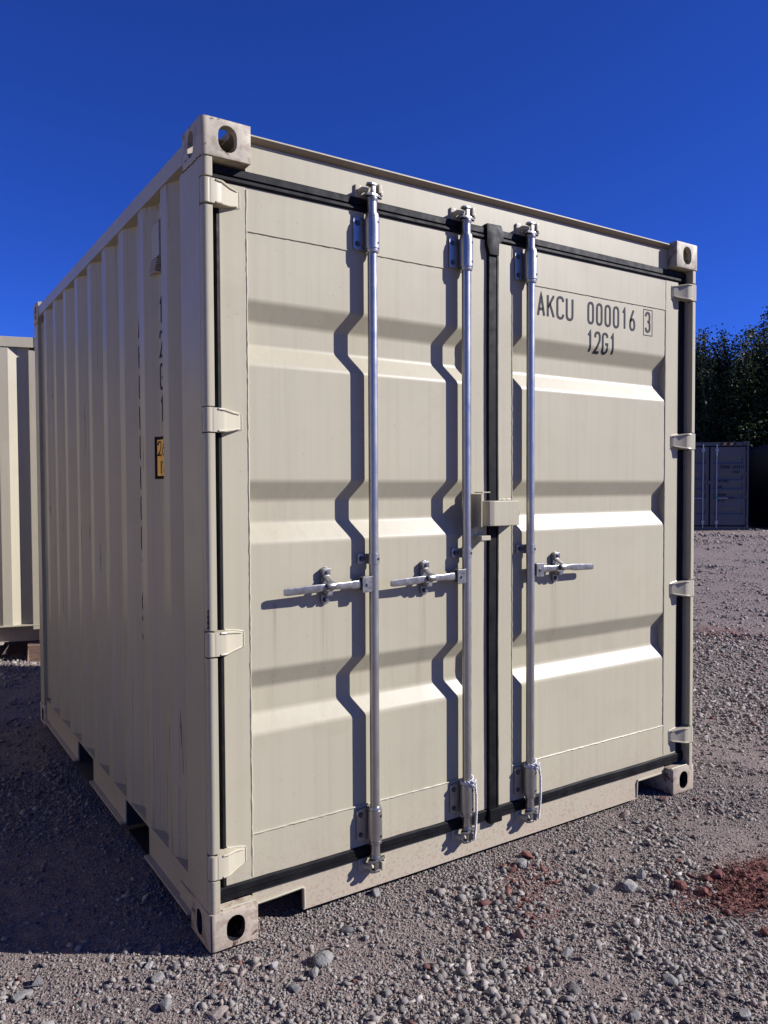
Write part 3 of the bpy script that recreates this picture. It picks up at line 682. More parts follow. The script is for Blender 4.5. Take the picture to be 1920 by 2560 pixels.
for i in range(7): B().box(.026-.001*i, .045, .532+.002*i, .630-.001*i, 2.298-i*.0085, 2.3015-i*.0085).ob('vent_slat', 'paint_hinge', SP)
B().tube([(.030+.018*math.cos(a_), 1.235, .185+.020*math.sin(a_)) for a_ in np.linspace(0, 2*math.pi, 17)[:-1]], .004, 8, closed=True).ob('lashing_ring', 'paint_hinge', SP)
# dark scuff and chipped paint on the near post
def flake(name, pts, mat, parent, f):
    b = B(); v = [b.bm.verts.new(f(*q_)) for q_ in pts]; b.bm.faces.new(v); b.ob(name, mat, parent, smooth=0)

# ---------------------------------------------------------------- rope ties on two bars
def rope(x, side, label):
    r = empty('rope_tie', (x, BY, .325)); tag(r, label, 'rope', 'rope ties on the locking bars')
    b = B()
    def strand(path, r0=.0036, tw=150):
        P = [Vector(p) for p in path]; L = [0]
        for a_, c_ in zip(P, P[1:]): L.append(L[-1]+(c_-a_).length)
        n = max(8, int(L[-1]/.0022)); out = [[], []]
        for i in range(n+1):
            d = L[-1]*i/n; j = max(k for k in range(len(L)) if L[k] <= d+1e-9); j = min(j, len(P)-2)
            q_ = P[j].lerp(P[j+1], (d-L[j])/max(1e-6, L[j+1]-L[j])); T = (P[j+1]-P[j]).normalized(); u = T.cross(Vector((.3, .8, .5))).normalized(); w = T.cross(u)
            for s_ in (0, 1):
                a_ = d*330+s_*math.pi; out[s_].append(q_+(u*math.cos(a_)+w*math.sin(a_))*r0*.62)
        for s_ in (0, 1): b.tube(out[s_], r0*.72, 5)
    for k in range(3):
        strand([(.0235*math.cos(a_), .0235*math.sin(a_)*(1 if math.sin(a_) < 0 else .8), .006-.007*k+.010*math.cos(a_+k)) for a_ in np.linspace(0, 2*math.pi, 25)])
    coil = b.ob('coil', 'rope', r)
    b = B()
    for k in range(3): strand([(side*.012+.011*math.cos(a_), -.024+.006*math.sin(a_), -.004+.010*math.sin(a_*1+k*2)) for a_ in np.linspace(0, 2*math.pi, 14)])
    b.ob('knot', 'rope', r); b = B()
    strand([(side*.016, -.030, -.010), (side*.020, -.032, -.05), (side*.022, -.030, -.12), (side*.023, -.026, -.16), (side*.022, -.022, -.20), (side*.018, -.024, -.226)], .0042)
    b.ob('dangling_end', 'rope', r)
rope(1.041, 1, 'white twisted rope tied round the middle locking bar, hanging to its foot')
rope(1.3725, 1.35, 'white twisted rope tied round the right door bar above its lower bracket')

# ================================================================== NEIGHBOUR CONTAINER (left)
TH = R(14); NB = empty('shipping_container', (.385+.09*math.cos(TH), 4.80-.09*math.sin(TH), .150), -TH)      # local: wall along -x at y=0
tag(NB, 'cream container raised on timber behind the left edge, its corrugated wall towards us', 'container')
L2 = 6.058
put = put
for sx in (0, 1):
    for sz in (0, 1):
        b = B(); z0 = .0 if not sz else 2.473; x0 = -.178 if not sx else -L2
        b.box(x0, x0+.178, 0, .162, z0, z0+.118, .005); o = b.ob('corner_casting', 'paint_near_cast', NB)
        B().prism(stadium(x0+.089, z0+.06, .05, .083), 1, -.001, .002).ob('casting_hole', 'screw', o)
for x0 in (-.178, -L2): B().box(x0-.048, x0+.174, .006, .14, .1185, 2.4725, .004).ob('corner_post', 'paint_near', NB)
B().box(-L2+.178, -.178, .005, .07, 2.495, 2.580, .003).ob('top_side_rail', 'paint_near', NB)
br_ = B().box(-L2+.178, -.178, .004, .085, .150, .162, .002).ob('bottom_side_rail', 'paint_near', NB); B().box(-L2+.178, -.178, .090, .098, .012, .150).ob('rail_web', 'paint_edge', br_); B().box(-L2+.178, -.46, .006, .0895, .002, .012, .001).ob('rail_flange', 'paint_near', br_)
xs = [-.178]; P2 = .278
rows = []; xx = -.235; seq = []
while xx > -L2+.30:
    seq += [(xx, .050), (xx-.080, .050), (xx-.148, .012), (xx-.220, .012), (xx-.278, .050)]; xx -= .278
seq = [(-.220, .050)]+seq[:]+[(-L2+.17, .050)]; pr = []
for q_ in seq:
    if not pr or abs(q_[0]-pr[-1][0]) > 1e-4: pr.append(q_)
B().sheet([[(x, y, z) for z in (.158, 2.50)] for x, y in pr]).ob('side_panel', 'paint_near', NB, smooth=20)
B().box(-L2+.05, -.05, .09, 2.43, .15, 2.55).ob('body', 'paint_near', NB); B().box(-L2+.02, -.02, .06, 2.42, 2.556, 2.574).ob('roof_panel', 'paint_near', NB)
OF = empty('shipping_container', (-4.95, -.50, .02)); tag(OF, 'cream container added unseen to the left, bouncing warm sunlight onto the near one', 'container')  # unseen container added as a reflector, warms the shaded side wall
pr = []; yy = .10
while yy < 5.8: pr += [(.0, yy), (.0, yy+.07), (-.036, yy+.138), (-.036, yy+.208)]; yy += .276
B().sheet([[(x-.012, y, z) for z in (.15, 2.51)] for x, y in pr]).recalc().ob('side_panel', 'paint_bounce', OF, smooth=20)
B().box(-2.43, -.06, .02, 6.04, .12, 2.56).ob('body', 'paint_bounce', OF); B().box(-.07, -.006, .178, 5.88, 2.50, 2.575).ob('top_side_rail', 'paint_bounce', OF); B().box(-.07, -.006, .178, 5.88, .02, .155).ob('bottom_side_rail', 'paint_bounce', OF)
for y0 in (0, 5.88):
    B().box(-.15, -.004, y0+.004, y0+.174, .119, 2.472).ob('corner_post', 'paint_bounce', OF)
    for z0 in (0, 2.473): B().box(-.162, 0, y0, y0+.178, z0, z0+.118, .005).ob('corner_casting', 'paint_bounce', OF)
def local_to(o, x, y): c_, s_ = math.cos(o.rotation_euler.z), math.sin(o.rotation_euler.z); return (o.location.x+c_*x-s_*y, o.location.y+s_*x+c_*y)
def timber(lx, label, grp='timbers under the raised container'):
    p_ = local_to(NB, lx, .02); g_ = float(gz(*p_)); b = B().box(-.10, .10, -.02, 2.3, -.03, .148-g_, .012)
    for v in b.bm.verts: v.co += Vector((random.uniform(-.008, .008), random.uniform(-.02, .02), random.uniform(-.004, .0) if v.co.z > .05 else 0))
    o = b.ob('timber_block', 'timber'); o.location = (p_[0], p_[1], g_); o.rotation_euler.z = -TH+R(2); tag(o, label, 'timber', grp)
timber(-.175, 'weathered brown timber under the right corner of the raised container at left')

# ================================================================== FAR CONTAINERS (right)
PV = np.array([CAM.x, CAM.y])
def at_az(az, d): return (CAM.x+d*math.sin(R(az)), CAM.y+d*math.cos(R(az)))
FR = at_az(58.13, 28.1); RZ = math.atan2(-.636, .772)          # right foot of the grey box
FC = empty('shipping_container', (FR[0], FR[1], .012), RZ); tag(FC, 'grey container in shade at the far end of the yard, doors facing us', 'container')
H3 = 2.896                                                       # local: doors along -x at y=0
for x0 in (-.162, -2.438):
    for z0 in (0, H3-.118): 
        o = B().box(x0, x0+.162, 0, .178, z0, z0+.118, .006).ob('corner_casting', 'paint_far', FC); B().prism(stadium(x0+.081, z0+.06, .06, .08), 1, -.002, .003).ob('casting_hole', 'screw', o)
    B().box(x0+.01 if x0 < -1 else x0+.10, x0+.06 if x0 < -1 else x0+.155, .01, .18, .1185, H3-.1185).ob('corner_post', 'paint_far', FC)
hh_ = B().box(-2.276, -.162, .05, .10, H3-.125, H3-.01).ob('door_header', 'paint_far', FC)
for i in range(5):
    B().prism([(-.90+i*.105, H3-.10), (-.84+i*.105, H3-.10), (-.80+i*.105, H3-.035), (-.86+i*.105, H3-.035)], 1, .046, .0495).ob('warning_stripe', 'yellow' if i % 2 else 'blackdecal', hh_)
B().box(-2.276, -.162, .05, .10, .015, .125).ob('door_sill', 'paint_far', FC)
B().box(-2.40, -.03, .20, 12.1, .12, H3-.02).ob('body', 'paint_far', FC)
for x0, x1 in ((-2.36, -1.245), (-1.195, -.085)):
    d_ = B().box(x0, x0+.09, .05, .09, .17, H3-.17).box(x1-.09, x1, .05, .09, .17, H3-.17).ob('door', 'paint_far', FC)
    prof = [(.17, .052)]
    for c0 in (.62, 1.15, 1.45, 1.75, 2.28): prof += [(c0-.11, .052), (c0-.05, .086), (c0+.05, .086), (c0+.11, .052)]
    prof += [(H3-.17, .052)]
    B().sheet([[(x0+.09, y, z), (x1-.09, y, z)] for z, y in prof]).ob('door_panel', 'paint_far', d_, smooth=0)
    B().box(x0-.022, x1+.022, .055, .095, H3-.17, H3-.126).ob('gasket', 'rubber', d_); B().box(x0-.022, x1+.022, .055, .095, .126, .17).ob('gasket', 'rubber', d_)
    sg = -1 if x0 < -2 else 1; xo = x0 if sg < 0 else x1; B().box(min(xo, xo+sg*.07), max(xo, xo+sg*.07), .058, .095, .17, H3-.17).ob('gasket', 'rubber', d_)
    for bx in ((x0+.42, x1-.19) if sg < 0 else (x0+.19, x1-.36)):
        if sg > 0 and bx > x0+.3: continue
        B().cyl((bx, .02, .08), (bx, .02, H3-.08), .018, seg=10).ob('locking_bar', 'zinc', d_)
        for z in (.27, H3-.27): B().box(bx-.05, bx+.05, .004, .05, z-.05, z+.05, .006).ob('bar_bracket', 'zinc', d_)
        B().box(min(bx, bx+sg*.36), max(bx, bx+sg*.36), .005, .02, 1.045, 1.07, .003).ob('handle', 'zinc', d_)
        if sg > 0: B().box(bx+.36, bx+.56, -.005, .02, 1.04, 1.075, .006).ob('handle_grip', 'screw', d_); B().box(bx-.04, bx+.03, -.005, .0, 1.03, 1.12, .006).ob('seal', 'green', d_)
    for z in (.35, 1.1, 1.85, 2.55): B().box(min(xo-sg*.03, xo+sg*.075), max(xo-sg*.03, xo+sg*.075), .03, .06, z-.04, z+.04, .004).ob('hinge', 'paint_far', d_)
    if sg > 0:
        F_ = lambda x, z: (x, .0485, z)
        b = B(); strokes(b, text_lines('CWWU', -.885, 2.02, .065, .115, .078, .026), .026, F_); b.ob('lettering', 'ink_far', d_, smooth=0)
        b = B(); strokes(b, text_lines('626214', -.50, 2.02, .05, .115, .062, .024), .024, F_); b.ob('lettering', 'ink_far', d_, smooth=0)
        b = B(); strokes(b, text_lines('0', -.118+.02, 2.02, .045, .115, .062, .016), .016, F_); b.ob('lettering', 'ink_far', d_, smooth=0)
        b = B(); strokes(b, text_lines('45G1', -.50, 1.86, .05, .105, .062, .024), .024, F_); b.ob('lettering', 'ink_far', d_, smooth=0)
        for tx, z in (('MAX GROSS', 1.575), ('TARE', 1.375), ('PAYLOAD', 1.13), ('CU CAP', .94)):
            b = B(); strokes(b, text_lines(tx, -.95, z, .030, .075, .037, .015), .015, lambda x, z: (x, .046, z)); b.ob('lettering', 'ink_far', d_, smooth=0)
B().box(-1.27, -1.17, .0, .05, 1.52, 1.62, .008).ob('lock_box', 'paint_far', FC)
B().box(-1.245, -1.195, .045, .09, .13, H3-.13).ob('gasket', 'rubber', FC)

P1, P2_ = at_az(58.29, 31.9), at_az(59.24, 30.0); dv = Vector((P2_[0]-P1[0], P2_[1]-P1[1])).normalized()
NV = empty('shipping_container', (P1[0]-dv.x*3.1, P1[1]-dv.y*3.1, .01), math.atan2(dv.y, dv.x)); tag(NV, 'dark navy container side in deep shade, right of the far grey container', 'container')
seq = []; xx = .17
while xx < 5.75: seq += [(xx, .05), (xx+.07, .05), (xx+.138, .012), (xx+.208, .012), (xx+.276, .05)]; xx += .276
pr = []
for q_ in seq:
    if not pr or abs(q_[0]-pr[-1][0]) > 1e-4: pr.append(q_)
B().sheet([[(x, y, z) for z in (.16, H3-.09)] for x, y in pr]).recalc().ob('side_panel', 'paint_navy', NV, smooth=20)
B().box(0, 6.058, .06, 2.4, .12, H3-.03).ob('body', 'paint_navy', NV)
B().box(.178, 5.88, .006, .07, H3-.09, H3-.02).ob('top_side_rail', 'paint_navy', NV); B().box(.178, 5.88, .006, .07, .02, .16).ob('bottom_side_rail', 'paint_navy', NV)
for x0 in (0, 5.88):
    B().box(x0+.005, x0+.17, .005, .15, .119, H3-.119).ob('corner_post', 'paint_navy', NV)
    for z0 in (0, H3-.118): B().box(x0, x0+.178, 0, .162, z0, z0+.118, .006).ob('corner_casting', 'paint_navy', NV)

# ================================================================== TREES
def tree(az, d, h, rad, mat, label, seed, n=9000, trunk_h=.28, leaf=.125):
    r_ = random.Random(seed); px, py = at_az(az, d); g_ = float(gz(px, py)); root = empty('leafy_tree', (px, py, g_)); tag(root, label, 'tree', 'trees behind the far containers')
    b = B(); tips = []
    b.tube([(0, 0, -.1), (.05, 0, h*.15), (-.06, .04, h*.35), (0, .05, h*.62)], [.24, .2, .15, .07], 10)
    for i in range(34):
        z0 = h*r_.uniform(.10, .58); a_ = r_.uniform(0, 2*math.pi); ln = rad*r_.uniform(.55, 1.1); el = r_.uniform(.25, 1.2)
        p0 = Vector((0, 0, z0)); p2 = p0+Vector((math.cos(a_)*ln*math.cos(el*.8), math.sin(a_)*ln*math.cos(el*.8), ln*math.sin(el)*1.05)); p1 = (p0+p2)/2+Vector((0, 0, -.12*ln))
        b.tube([p0, p1, p2], [.075, .045, .016], 5); tips += [p0.lerp(p2, .5), p0.lerp(p2, .75), p2, p2]
    for i in range(46):                              # upright sprays along the top
        a_ = r_.uniform(0, 2*math.pi); q_ = rad*math.sqrt(r_.random())*.95; zt = h*(1-.26*(q_/rad)**2)*r_.uniform(.86, 1.04)
        p0 = Vector((math.cos(a_)*q_*.8, math.sin(a_)*q_*.8, zt-1.9)); p2 = Vector((math.cos(a_)*q_+r_.uniform(-.3, .3), math.sin(a_)*q_, zt)); b.tube([p0, (p0+p2)/2, p2], [.03, .02, .007], 4)
        tips += [p0.lerp(p2, .2), ('s', p0, p2)]
    b.ob('trunk', 'bark', root)
    V = []; F = []
    def leaf_at(p, s):
        d_ = Vector((r_.gauss(0, 1), r_.gauss(0, 1), r_.gauss(-.2, .8))).normalized(); n_ = d_.cross(Vector((r_.gauss(0, 1), r_.gauss(0, 1), r_.gauss(0, 1)))).normalized()*s*.30
        k = len(V); V.extend([p, p+d_*s*.5+n_, p+d_*s, p+d_*s*.5-n_]); F.append((k, k+1, k+2, k+3))
    for i in range(n):
        tp = r_.choice(tips)
        if isinstance(tp, tuple):
            p = tp[1].lerp(tp[2], r_.random())+Vector((r_.gauss(0, .10), r_.gauss(0, .10), r_.gauss(0, .10)))
        else:
            s_ = rad*.135; p = tp+Vector((r_.gauss(0, s_), r_.gauss(0, s_), r_.gauss(0, s_*.85)))
        if p.z < .2: continue
        leaf_at(p, leaf*r_.uniform(.6, 1.3))
    me = bpy.data.meshes.new('crown'); me.from_pydata(V, [], F); me.materials.append(M[mat]); link('crown', me, root)
tree(54.2, 36.5, 8.3, 2.6, 'leaf_a', 'dark leafy tree just right of the near container, sprays rising into the sky', 11, 30000)
tree(56.6, 35.2, 7.9, 2.5, 'leaf_b', 'olive green tree directly above the far grey container', 12, 30000)
tree(58.9, 36.0, 8.7, 2.7, 'leaf_a', 'taller dark tree at the right edge of the picture, above the navy container', 13, 30000)
tree(61.6, 36.5, 9.2, 2.8, 'leaf_b', 'tree at the extreme right edge, its branches leaning in from outside', 14, 16000)
tree(51.6, 37.5, 8.0, 2.6, 'leaf_b', 'olive tree mostly hidden behind the right end of the near container', 15, 9000)

# undergrowth between the trunks
V = []; F = []; r_ = random.Random(5)
for i in range(16000):
    az = r_.uniform(50.5, 63); d = r_.uniform(33.3, 35.2); x, y = at_az(az, d); z = abs(r_.gauss(0, 1.7))*(.6+.4*math.sin(az*3.1)) + r_.uniform(0, 1.0); p = Vector((x, y, min(z, 4.6)))
    d_ = Vector((r_.gauss(0, 1), r_.gauss(0, 1), r_.gauss(0, .8))).normalized(); n_ = d_.cross(Vector((r_.gauss(0, 1), r_.gauss(0, 1), r_.gauss(0, 1)))).normalized()*.06; k = len(V); s = r_.uniform(.12, .24)
    V.extend([p, p+d_*s*.5+n_, p+d_*s, p+d_*s*.5-n_]); F.append((k, k+1, k+2, k+3))
me = bpy.data.meshes.new('undergrowth'); me.from_pydata(V, [], F); me.materials.append(M['leaf_a']); tag(link('undergrowth', me), 'dark thicket filling the space under the trees', 'thicket', kind='stuff')

# ================================================================== STONES
def hull(npts, rs, flat=.7):
    b = bmesh.new(); pts = rs.normal(size=(npts, 3)); pts /= np.linalg.norm(pts, axis=1)[:, None]; pts *= rs.uniform(.72, 1.05, (npts, 1))*.5; pts[:, 2] *= flat; pts[:, 0] *= 1.18
    for p in pts: b.verts.new(p)
    r = bmesh.ops.convex_hull(b, input=b.verts[:]); dead = [g for g in r['geom_interior']+r['geom_unused'] if isinstance(g, bmesh.types.BMVert)]
    bmesh.ops.delete(b, geom=list(set(dead)), context='VERTS'); b.verts.ensure_lookup_table(); b.verts.index_update()
    v = np.array([x.co[:] for x in b.verts]); f = np.array([[q_.index for q_ in x.verts] for x in b.faces]); b.free(); return v, f
def stone_mat(name, attr=True):
    t = NT(name)
    if attr:
        a_ = t.n.new('ShaderNodeAttribute'); a_.attribute_name = 'tint'; c = a_.outputs['Color']
        n1 = t.noise(140, 4, .65); c = t.mix(t.mr(n1, .25, .75, 0, .55), c, t.mix(.5, c, (.10, .09, .09), 'MULTIPLY')); t.set(Base_Color=c, Roughness=.9, Normal=t.bump(n1, .6, .003)); t.b.inputs['Specular IOR Level'].default_value = .25
    return t
t = stone_mat('gravel_stones'); M['gravel'] = t.m
PAL = np.array([(.34, .32, .32), (.27, .26, .27), (.42, .39, .375), (.36, .30, .28), (.21, .195, .20), (.30, .285, .285), (.48, .455, .44), (.25, .20, .185)]); PW = np.array([.24, .2, .12, .14, .1, .12, .04, .04])
REDC = np.array([(.24, .085, .062), (.19, .075, .058), (.30, .12, .09)])
HU = [hull(k, np.random.default_rng(100+i), f) for i, (k, f) in enumerate([(8, .7), (9, .6), (9, .8), (10, .55), (8, .85), (10, .7), (9, .65), (11, .75)])]
HF_ = [hull(6, np.random.default_rng(200+i), .75) for i in range(6)]
def hidden(x, y, cx, cy):
    """is (x, y) behind the near container as seen from (cx, cy)?"""
    dx_, dy_ = x-cx, y-cy; t0 = np.zeros_like(x); t1 = np.ones_like(x)
    for d_, o_, lo, hi in ((dx_, cx, .05, W-.05), (dy_, cy, .12, LN-.05)):
        d_ = np.where(np.abs(d_) < 1e-9, 1e-9, d_); a_ = (lo-o_)/d_; b_ = (hi-o_)/d_; t0 = np.maximum(t0, np.minimum(a_, b_)); t1 = np.minimum(t1, np.maximum(a_, b_))
    return t1 > t0
PAL = np.array([(.30, .288, .262), (.24, .236, .222), (.36, .345, .31), (.30, .262, .23), (.17, .163, .155), (.265, .262, .238), (.42, .405, .365), (.22, .182, .162)]); PW = np.array([.24, .22, .12, .12, .12, .12, .03, .03])
REDC = np.array([(.14, .052, .040), (.115, .052, .044), (.18, .080, .064)])
def scatter(name, n, d0, d1, s_of, law, sink=.22, patchy=1.0, shapes=None):
    """gravel over the part of the yard that can be seen; law 'area' or 'log' sets how it thins with distance"""
    u = rng.random(n); d = np.sqrt(u*(d1*d1-d0*d0)+d0*d0) if law == 'area' else d0*(d1/d0)**u
    off_ = rng.uniform(-52, 52, int(n*1.25)); off_ = off_[(np.abs(off_) < 32) | (rng.random(len(off_)) < .55)][:n]; n = len(off_); d = d[:n]; az = np.radians(33.1+off_); x = CAM.x+d*np.sin(az); y = CAM.y+d*np.cos(az)
    keep = np.ones(n, bool); hid = np.ones(n, bool)
    for k in (-.7, 0, .7): hid &= hidden(x, y, CAM.x+k*math.cos(YAW), CAM.y-k*math.sin(YAW))
    keep &= ~hid; keep &= ~((y > 5.3) & (x < .5))
    cl = vnoise(x*1.1+40, y*1.1, 9)*.6+vnoise(x*4.3, y*4.3, 10)*.4
    keep &= rng.random(n) < np.clip(1-patchy+(cl-.25)*2.6, .3, 1)
    x, y, d, cl = x[keep], y[keep], d[keep], cl[keep]; k = len(x)
    s = s_of(d, rng.random(k))*np.clip(.45+cl*1.05, .55, 1.3); tight = (x > -.05) & (x < W+.05) & (y > -.05) & (y < LN); s = np.where(tight, np.minimum(s, .014), s)
    z = gz(x, y)+s*(.5*.62-sink)
    col = PAL[rng.choice(len(PAL), k, p=PW/PW.sum())]*rng.uniform(.60, 1.02, (k, 1))*np.array([1.0, .932, .905])
    for rx, ry, rr in RED:
        near = rng.random(k) < .30*np.clip(1.2-np.hypot(x-rx, y-ry)/rr, 0, 1); col[near] = REDC[rng.integers(0, 3, near.sum())]
    red = rng.random(k) < .012; col[red] = REDC[rng.integers(0, 3, red.sum())]
    return stones(name, x, y, z, s, col, shapes or HU)
def stones(name, x, y, z, s, col, HU=HU):
    k = len(x)
    a = rng.uniform(0, 2*np.pi, k); tl = np.clip(rng.normal(0, .32, (k, 2)), -.42, .42); sx = rng.uniform(.80, 1.22, (k, 3))
    ca, sa = np.cos(a), np.sin(a); hv_ = rng.integers(0, len(HU), k); VV = []; FF = []; CC = []; off = 0
    for h in range(len(HU)):
        id_ = np.where(hv_ == h)[0]; v, f = HU[h]
        P = v[None]*(sx[id_]*s[id_, None])[:, None, :]
        P[..., 2] += P[..., 0]*tl[id_, 0:1]+P[..., 1]*tl[id_, 1:2]
        q_ = np.empty_like(P); q_[..., 0] = P[..., 0]*ca[id_, None]-P[..., 1]*sa[id_, None]+x[id_, None]; q_[..., 1] = P[..., 0]*sa[id_, None]+P[..., 1]*ca[id_, None]+y[id_, None]; q_[..., 2] = P[..., 2]+z[id_, None]
        VV.append(q_.reshape(-1, 3)); FF.append((f[None]+(np.arange(len(id_))*len(v))[:, None, None]+off).reshape(-1, 3)); CC.append(np.repeat(col[id_], len(v), 0)); off += len(id_)*len(v)
    VV = np.concatenate(VV); FF = np.concatenate(FF); CC = np.concatenate(CC)
    me = bpy.data.meshes.new(name); me.vertices.add(len(VV)); me.vertices.foreach_set('co', VV.ravel()); me.loops.add(FF.size); me.loops.foreach_set('vertex_index', FF.ravel()); me.polygons.add(len(FF)); me.polygons.foreach_set('loop_start', np.arange(len(FF))*3)
    me.update(calc_edges=True); at = me.attributes.new('tint', 'FLOAT_COLOR', 'POINT'); at.data.foreach_set('color', np.concatenate([CC, np.ones((len(CC), 1))], 1).ravel()); me.materials.append(M['gravel'])
    return link(name, me)
pw = lambda s0, mx, e=-.36: (lambda d, u: np.minimum(s0*np.maximum(1-u, .002)**e, mx))
g1 = scatter('gravel', 125000, 1.9, 4.4, pw(.0088, .036), 'area', patchy=.82); tag(g1, 'loose crushed grey and mauve gravel covering the near yard', 'gravel', kind='stuff')
gf = scatter('gravel_fines', 145000, 1.9, 4.5, pw(.0048, .010), 'area', patchy=.15, shapes=HF_); tag(gf, 'fine grit between the stones of the near yard', 'gravel', kind='stuff')
g2 = scatter('gravel', 82000, 4.3, 8.4, pw(.0125, .045), 'area', patchy=.6); tag(g2, 'grey gravel beside and behind the near container', 'gravel', kind='stuff')
g3 = scatter('gravel', 82000, 8.2, 36, lambda d, u: np.minimum(.016*np.maximum(1-u, .01)**-.3, .06)*np.clip(d/11, .85, 2.4), 'log', patchy=.6); tag(g3, 'grey gravel stretching across the far yard to the shaded containers', 'gravel', kind='stuff')

# heap of red earth
def heap():
    n = 70; rows = []
    for i in range(n):
        r0 = []
        for j in range(n):
            u, v = i/(n-1)*2-1, j/(n-1)*2-1; x = 1.88+u*.36; y = -.735+v*.19; A = lambda z_: np.array(z_)
            q_ = max(0, 1-(u*u+v*v)-.5*float(vnoise(A(x*7+3), A(y*7), 23))); cl = abs(float(vnoise(A(x*24), A(y*24), 21))-.5)*2; c2 = abs(float(vnoise(A(x*55), A(y*55), 22))-.5)*2
            h = .62*q_**.6*(.014+.026*float(vnoise(A(x*6), A(y*6), 24))+.022*(1-cl)+.010*(1-c2)); r0.append((x, y, float(gz(x, y))-.010+h))
        rows.append(r0)
    return B().sheet(rows)
t = NT('red_earth'); n1 = t.noise(26, 6, .7); n2 = t.noise(150, 4); t.set(Base_Color=t.mix(n1, (.115, .040, .030), (.20, .080, .060)), Roughness=.95, Normal=t.bump(t.math('ADD', n1, n2), .8, .008)); M['redearth'] = t.m
tag(heap().recalc().ob('red_earth_heap', 'redearth', smooth=80), 'low spread of loose red earth at the right edge of the gravel', 'earth', kind='stuff')

k_ = 5200; u_ = rng.normal(0, 1, (k_, 2)); x_ = 1.86+u_[:, 0]*.20; y_ = -.71+u_[:, 1]*.095+(x_-1.8)*-.15; k2 = 380; u2 = rng.normal(0, 1, (k2, 2)); x_ = np.concatenate([x_, 1.13+u2[:, 0]*.16]); y_ = np.concatenate([y_, -.22+u2[:, 1]*.12]); ok = y_ < -.03; x_, y_ = x_[ok], y_[ok]
s_ = np.minimum(.0042*np.maximum(1-rng.random(len(x_)), .003)**-.40, .032); hz_ = np.clip(1-((x_-1.88)/.36)**2-((y_+.735)/.19)**2, 0, 1)*.022
tag(stones('red_crumbs', x_, y_, gz(x_, y_)+hz_*.8-s_*.05, s_, np.array([(.105, .040, .030), (.15, .058, .044), (.125, .055, .045)])[rng.integers(0, 3, len(x_))]*rng.uniform(.75, 1.25, (len(x_), 1))), 'loose red earth crumbs spread among the grey gravel', 'earth', kind='stuff')
# single rocks large enough to pick out
def rock_mat(name, col, alt):
    t = NT(name); n1 = t.noise(30, 6, .65); n2 = t.noise(190, 4, .6); c = t.mix(t.mr(n1, .3, .7), tuple(x*.70 for x in col), tuple(x*.70 for x in alt)); c = t.mix(t.mr(n2, .55, .8, 0, .4), c, (.12, .105, .10))
    t.set(Base_Color=c, Roughness=.88, Normal=t.bump(t.math('ADD', n1, n2), .7, .006)); t.b.inputs['Specular IOR Level'].default_value = .25; return t.m
RM = {'grey': rock_mat('grey_rock', (.23, .222, .205), (.31, .30, .275)), 'light': rock_mat('pale_rock', (.31, .295, .27), (.41, .39, .355)), 'dark': rock_mat('dark_rock', (.135, .13, .125), (.20, .19, .18)),
      'pink': rock_mat('pinkish_rock', (.29, .235, .205), (.36, .30, .26)), 'red': rock_mat('red_rock', (.15, .055, .042), (.23, .092, .072)), 'plum': rock_mat('plum_rock', (.17, .10, .092), (.25, .16, .145))}
def rock(x, y, s, kind, label, seed, flat=.7, el=1.0, rz=0, smooth=False, sink=.2):
    rs = np.random.default_rng(seed); s *= .86; v, f = hull(18 if not smooth else 40, rs, flat); b = B(); v = v*s; v[:, 0] *= el
    b.raw([tuple(p) for p in v], [tuple(q_) for q_ in f]); b.recalc()
    bmesh.ops.bevel(b.bm, geom=b.bm.edges[:], offset=s*(.035 if not smooth else .06), segments=1, affect='EDGES', profile=.5)
    bmesh.ops.triangulate(b.bm, faces=b.bm.faces[:])
    o = b.ob('rock', RM[kind], smooth=22 if not smooth else 60); zmin = min(p[2] for p in v); o.location = (x, y, float(gz(x, y))-zmin-s*flat*sink); o.rotation_euler.z = rz; tag(o, label, 'rock', 'loose rocks on the gravel')
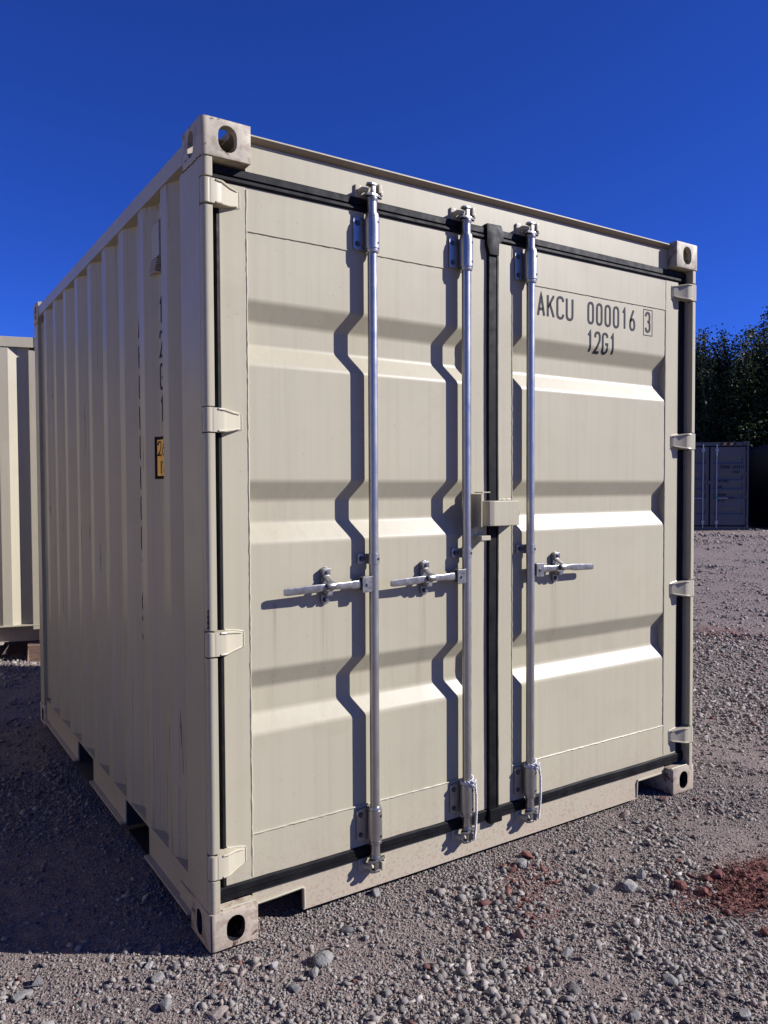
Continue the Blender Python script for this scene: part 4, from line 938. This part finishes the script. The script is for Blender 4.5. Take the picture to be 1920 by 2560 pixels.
ROCKS = [
 (1.755, -.700, .050, 'red', 'red clod half sunk in the middle of the red earth', .7, 1.1, .9, False),
 (1.83, -.640, .055, 'red', 'red clod on the far rim of the red earth', .8, 1.0, 1.9, False),
 (.287, -.208, .082, 'grey', 'rounded smooth grey rock in front of the left fork pocket, the largest there', .62, 1.2, .3, True),
 (.143, -.154, .042, 'light', 'small pale rock with a dark hollow beside it, nearest the lower left corner casting', .8, 1, 1, False),
 (.230, -.257, .050, 'grey', 'grey rock lying just below the largest rounded rock', .7, 1.1, .8, False),
 (.151, -.286, .042, 'grey', 'small grey rock lowest of the cluster in front of the corner casting', .6, 1.2, 2, False),
 (-.171, .066, .042, 'light', 'pale rock at the very edge of the container shadow on the ground', .9, 1, .4, False),
 (-.169, -.006, .052, 'grey', 'grey slab-like rock below the pale one at the shadow edge', .55, 1.3, .5, False),
 (-.473, .179, .055, 'dark', 'dark rock near the left edge of the picture, in the sun', .8, 1, 1.5, False),
 (-.524, .141, .055, 'grey', 'angular grey rock at the far left, below the dark one', .6, 1.3, .2, False),
 (-.190, -.156, .055, 'grey', 'upright grey rock standing alone in the lower left foreground', .9, .9, 1.1, False),
 (-.079, -.268, .060, 'pink', 'pinkish rock at the bottom edge, left of centre', .55, 1.35, .4, False),
 (-.481, -.040, .050, 'light', 'whitish rock in the bottom left corner of the picture', .75, 1, .7, False),
 (.428, -.114, .046, 'dark', 'dark grey rock just right of the large rounded rock', .6, 1.25, 2.6, True),
 (.636, .040, .055, 'grey', 'grey rock tucked against the sill right of the left fork pocket', .7, 1.15, .5, False),
 (1.222, -.100, .062, 'grey', 'grey block leaning against a red rock before the middle bar', .8, 1, .6, False),
 (1.290, -.068, .060, 'red', 'red brown rock behind the grey block in front of the sill', .75, 1.3, 2.2, False),
 (1.308, -.386, .060, 'grey', 'grey rock left of the big pale angular rock', .75, 1.1, 1.2, False),
 (1.433, -.442, .075, 'light', 'big pale angular rock left of the red earth', .75, 1.05, .3, False),
 (1.512, -.424, .060, 'light', 'tall narrow pale rock behind the big angular one', 1.15, .75, 1.9, False),
 (.889, -.448, .058, 'plum', 'plum coloured wedge of rock alone in the middle foreground', .95, .8, .9, False),
 (.944, -.596, .050, 'grey', 'flat grey rock in the lower centre, right of the plum wedge', .55, 1.2, .5, False),
 (1.924, -.020, .070, 'pink', 'pale pinkish flat rock near the right fork pocket', .5, 1.3, .3, False),
 (1.543, -.890, .055, 'red', 'single red rock at the right edge, below the red earth', .8, 1, .2, False),
 (.839, -.727, .055, 'dark', 'long flat dark stone in the bottom middle', .45, 1.5, .9, False),
 (1.117, -1.089, .048, 'light', 'pale rock in the bottom right corner of the picture', .8, 1, .5, False),
 (.881, -.912, .045, 'grey', 'small round grey stone at the bottom right of centre', .7, 1.05, .2, True),
 (1.093, -.870, .055, 'grey', 'broad grey rock in the lower right foreground', .6, 1.25, 1.3, False),
 (2.205, -.005, .060, 'plum', 'dark plum rock in the right fork pocket beside the casting', .8, 1, .4, False),
 (1.742, -.584, .066, 'red', 'largest red clod on top of the red earth', .8, 1, .4, False),
 (1.579, -.546, .060, 'red', 'red clod at the left tip of the red earth', .7, 1.1, 1.2, False),
 (1.691, -.579, .050, 'red', 'dark red clod left of the largest clod', .8, 1, 2.1, False),
 (1.600, -.625, .055, 'red', 'red clod at the front of the red earth', .7, 1.2, .6, False),
 (1.650, -.610, .042, 'plum', 'plum coloured clod wedged among the red ones', .7, 1.0, .6, False)]
for i, (x, y, s, kd, lb, fl, el, rz, sm) in enumerate(ROCKS): rock(x, y, s, kd, lb, 300+i, fl, el, rz, sm)
# dark scrape on the near corner post
def scrape():
    b = B(); rows = []; n = 26
    for i in range(n):
        z = 1.018+.062*i/(n-1); w_ = (.5+.5*math.sin(i*.9)*.5+random.uniform(-.15, .15))*(1-.55*i/(n-1)); a0 = 222-26*w_; a1 = 226+16*w_
        rows.append([(.021+.0178*math.cos(R(a0+(a1-a0)*k/4)), .021+.0178*math.sin(R(a0+(a1-a0)*k/4)), z) for k in range(5)])
    return b.sheet(rows).recalc()
scrape().ob('scrape', 'dark', [o for o in box_.children if o.name.startswith('corner_post')][0])

# cracked weld under the upper casting
b = B(); P = [(.0035, .012+.16*i/22, 2.4725+random.uniform(-.0028, .0028)) for i in range(23)]; b.tube(P, [random.choice((.0006, .0014, .0024)) for _ in P], 5)
b.ob('cracked_weld', 'rust', [o for o in box_.children if o.name.startswith('corner_post')][0], smooth=0)
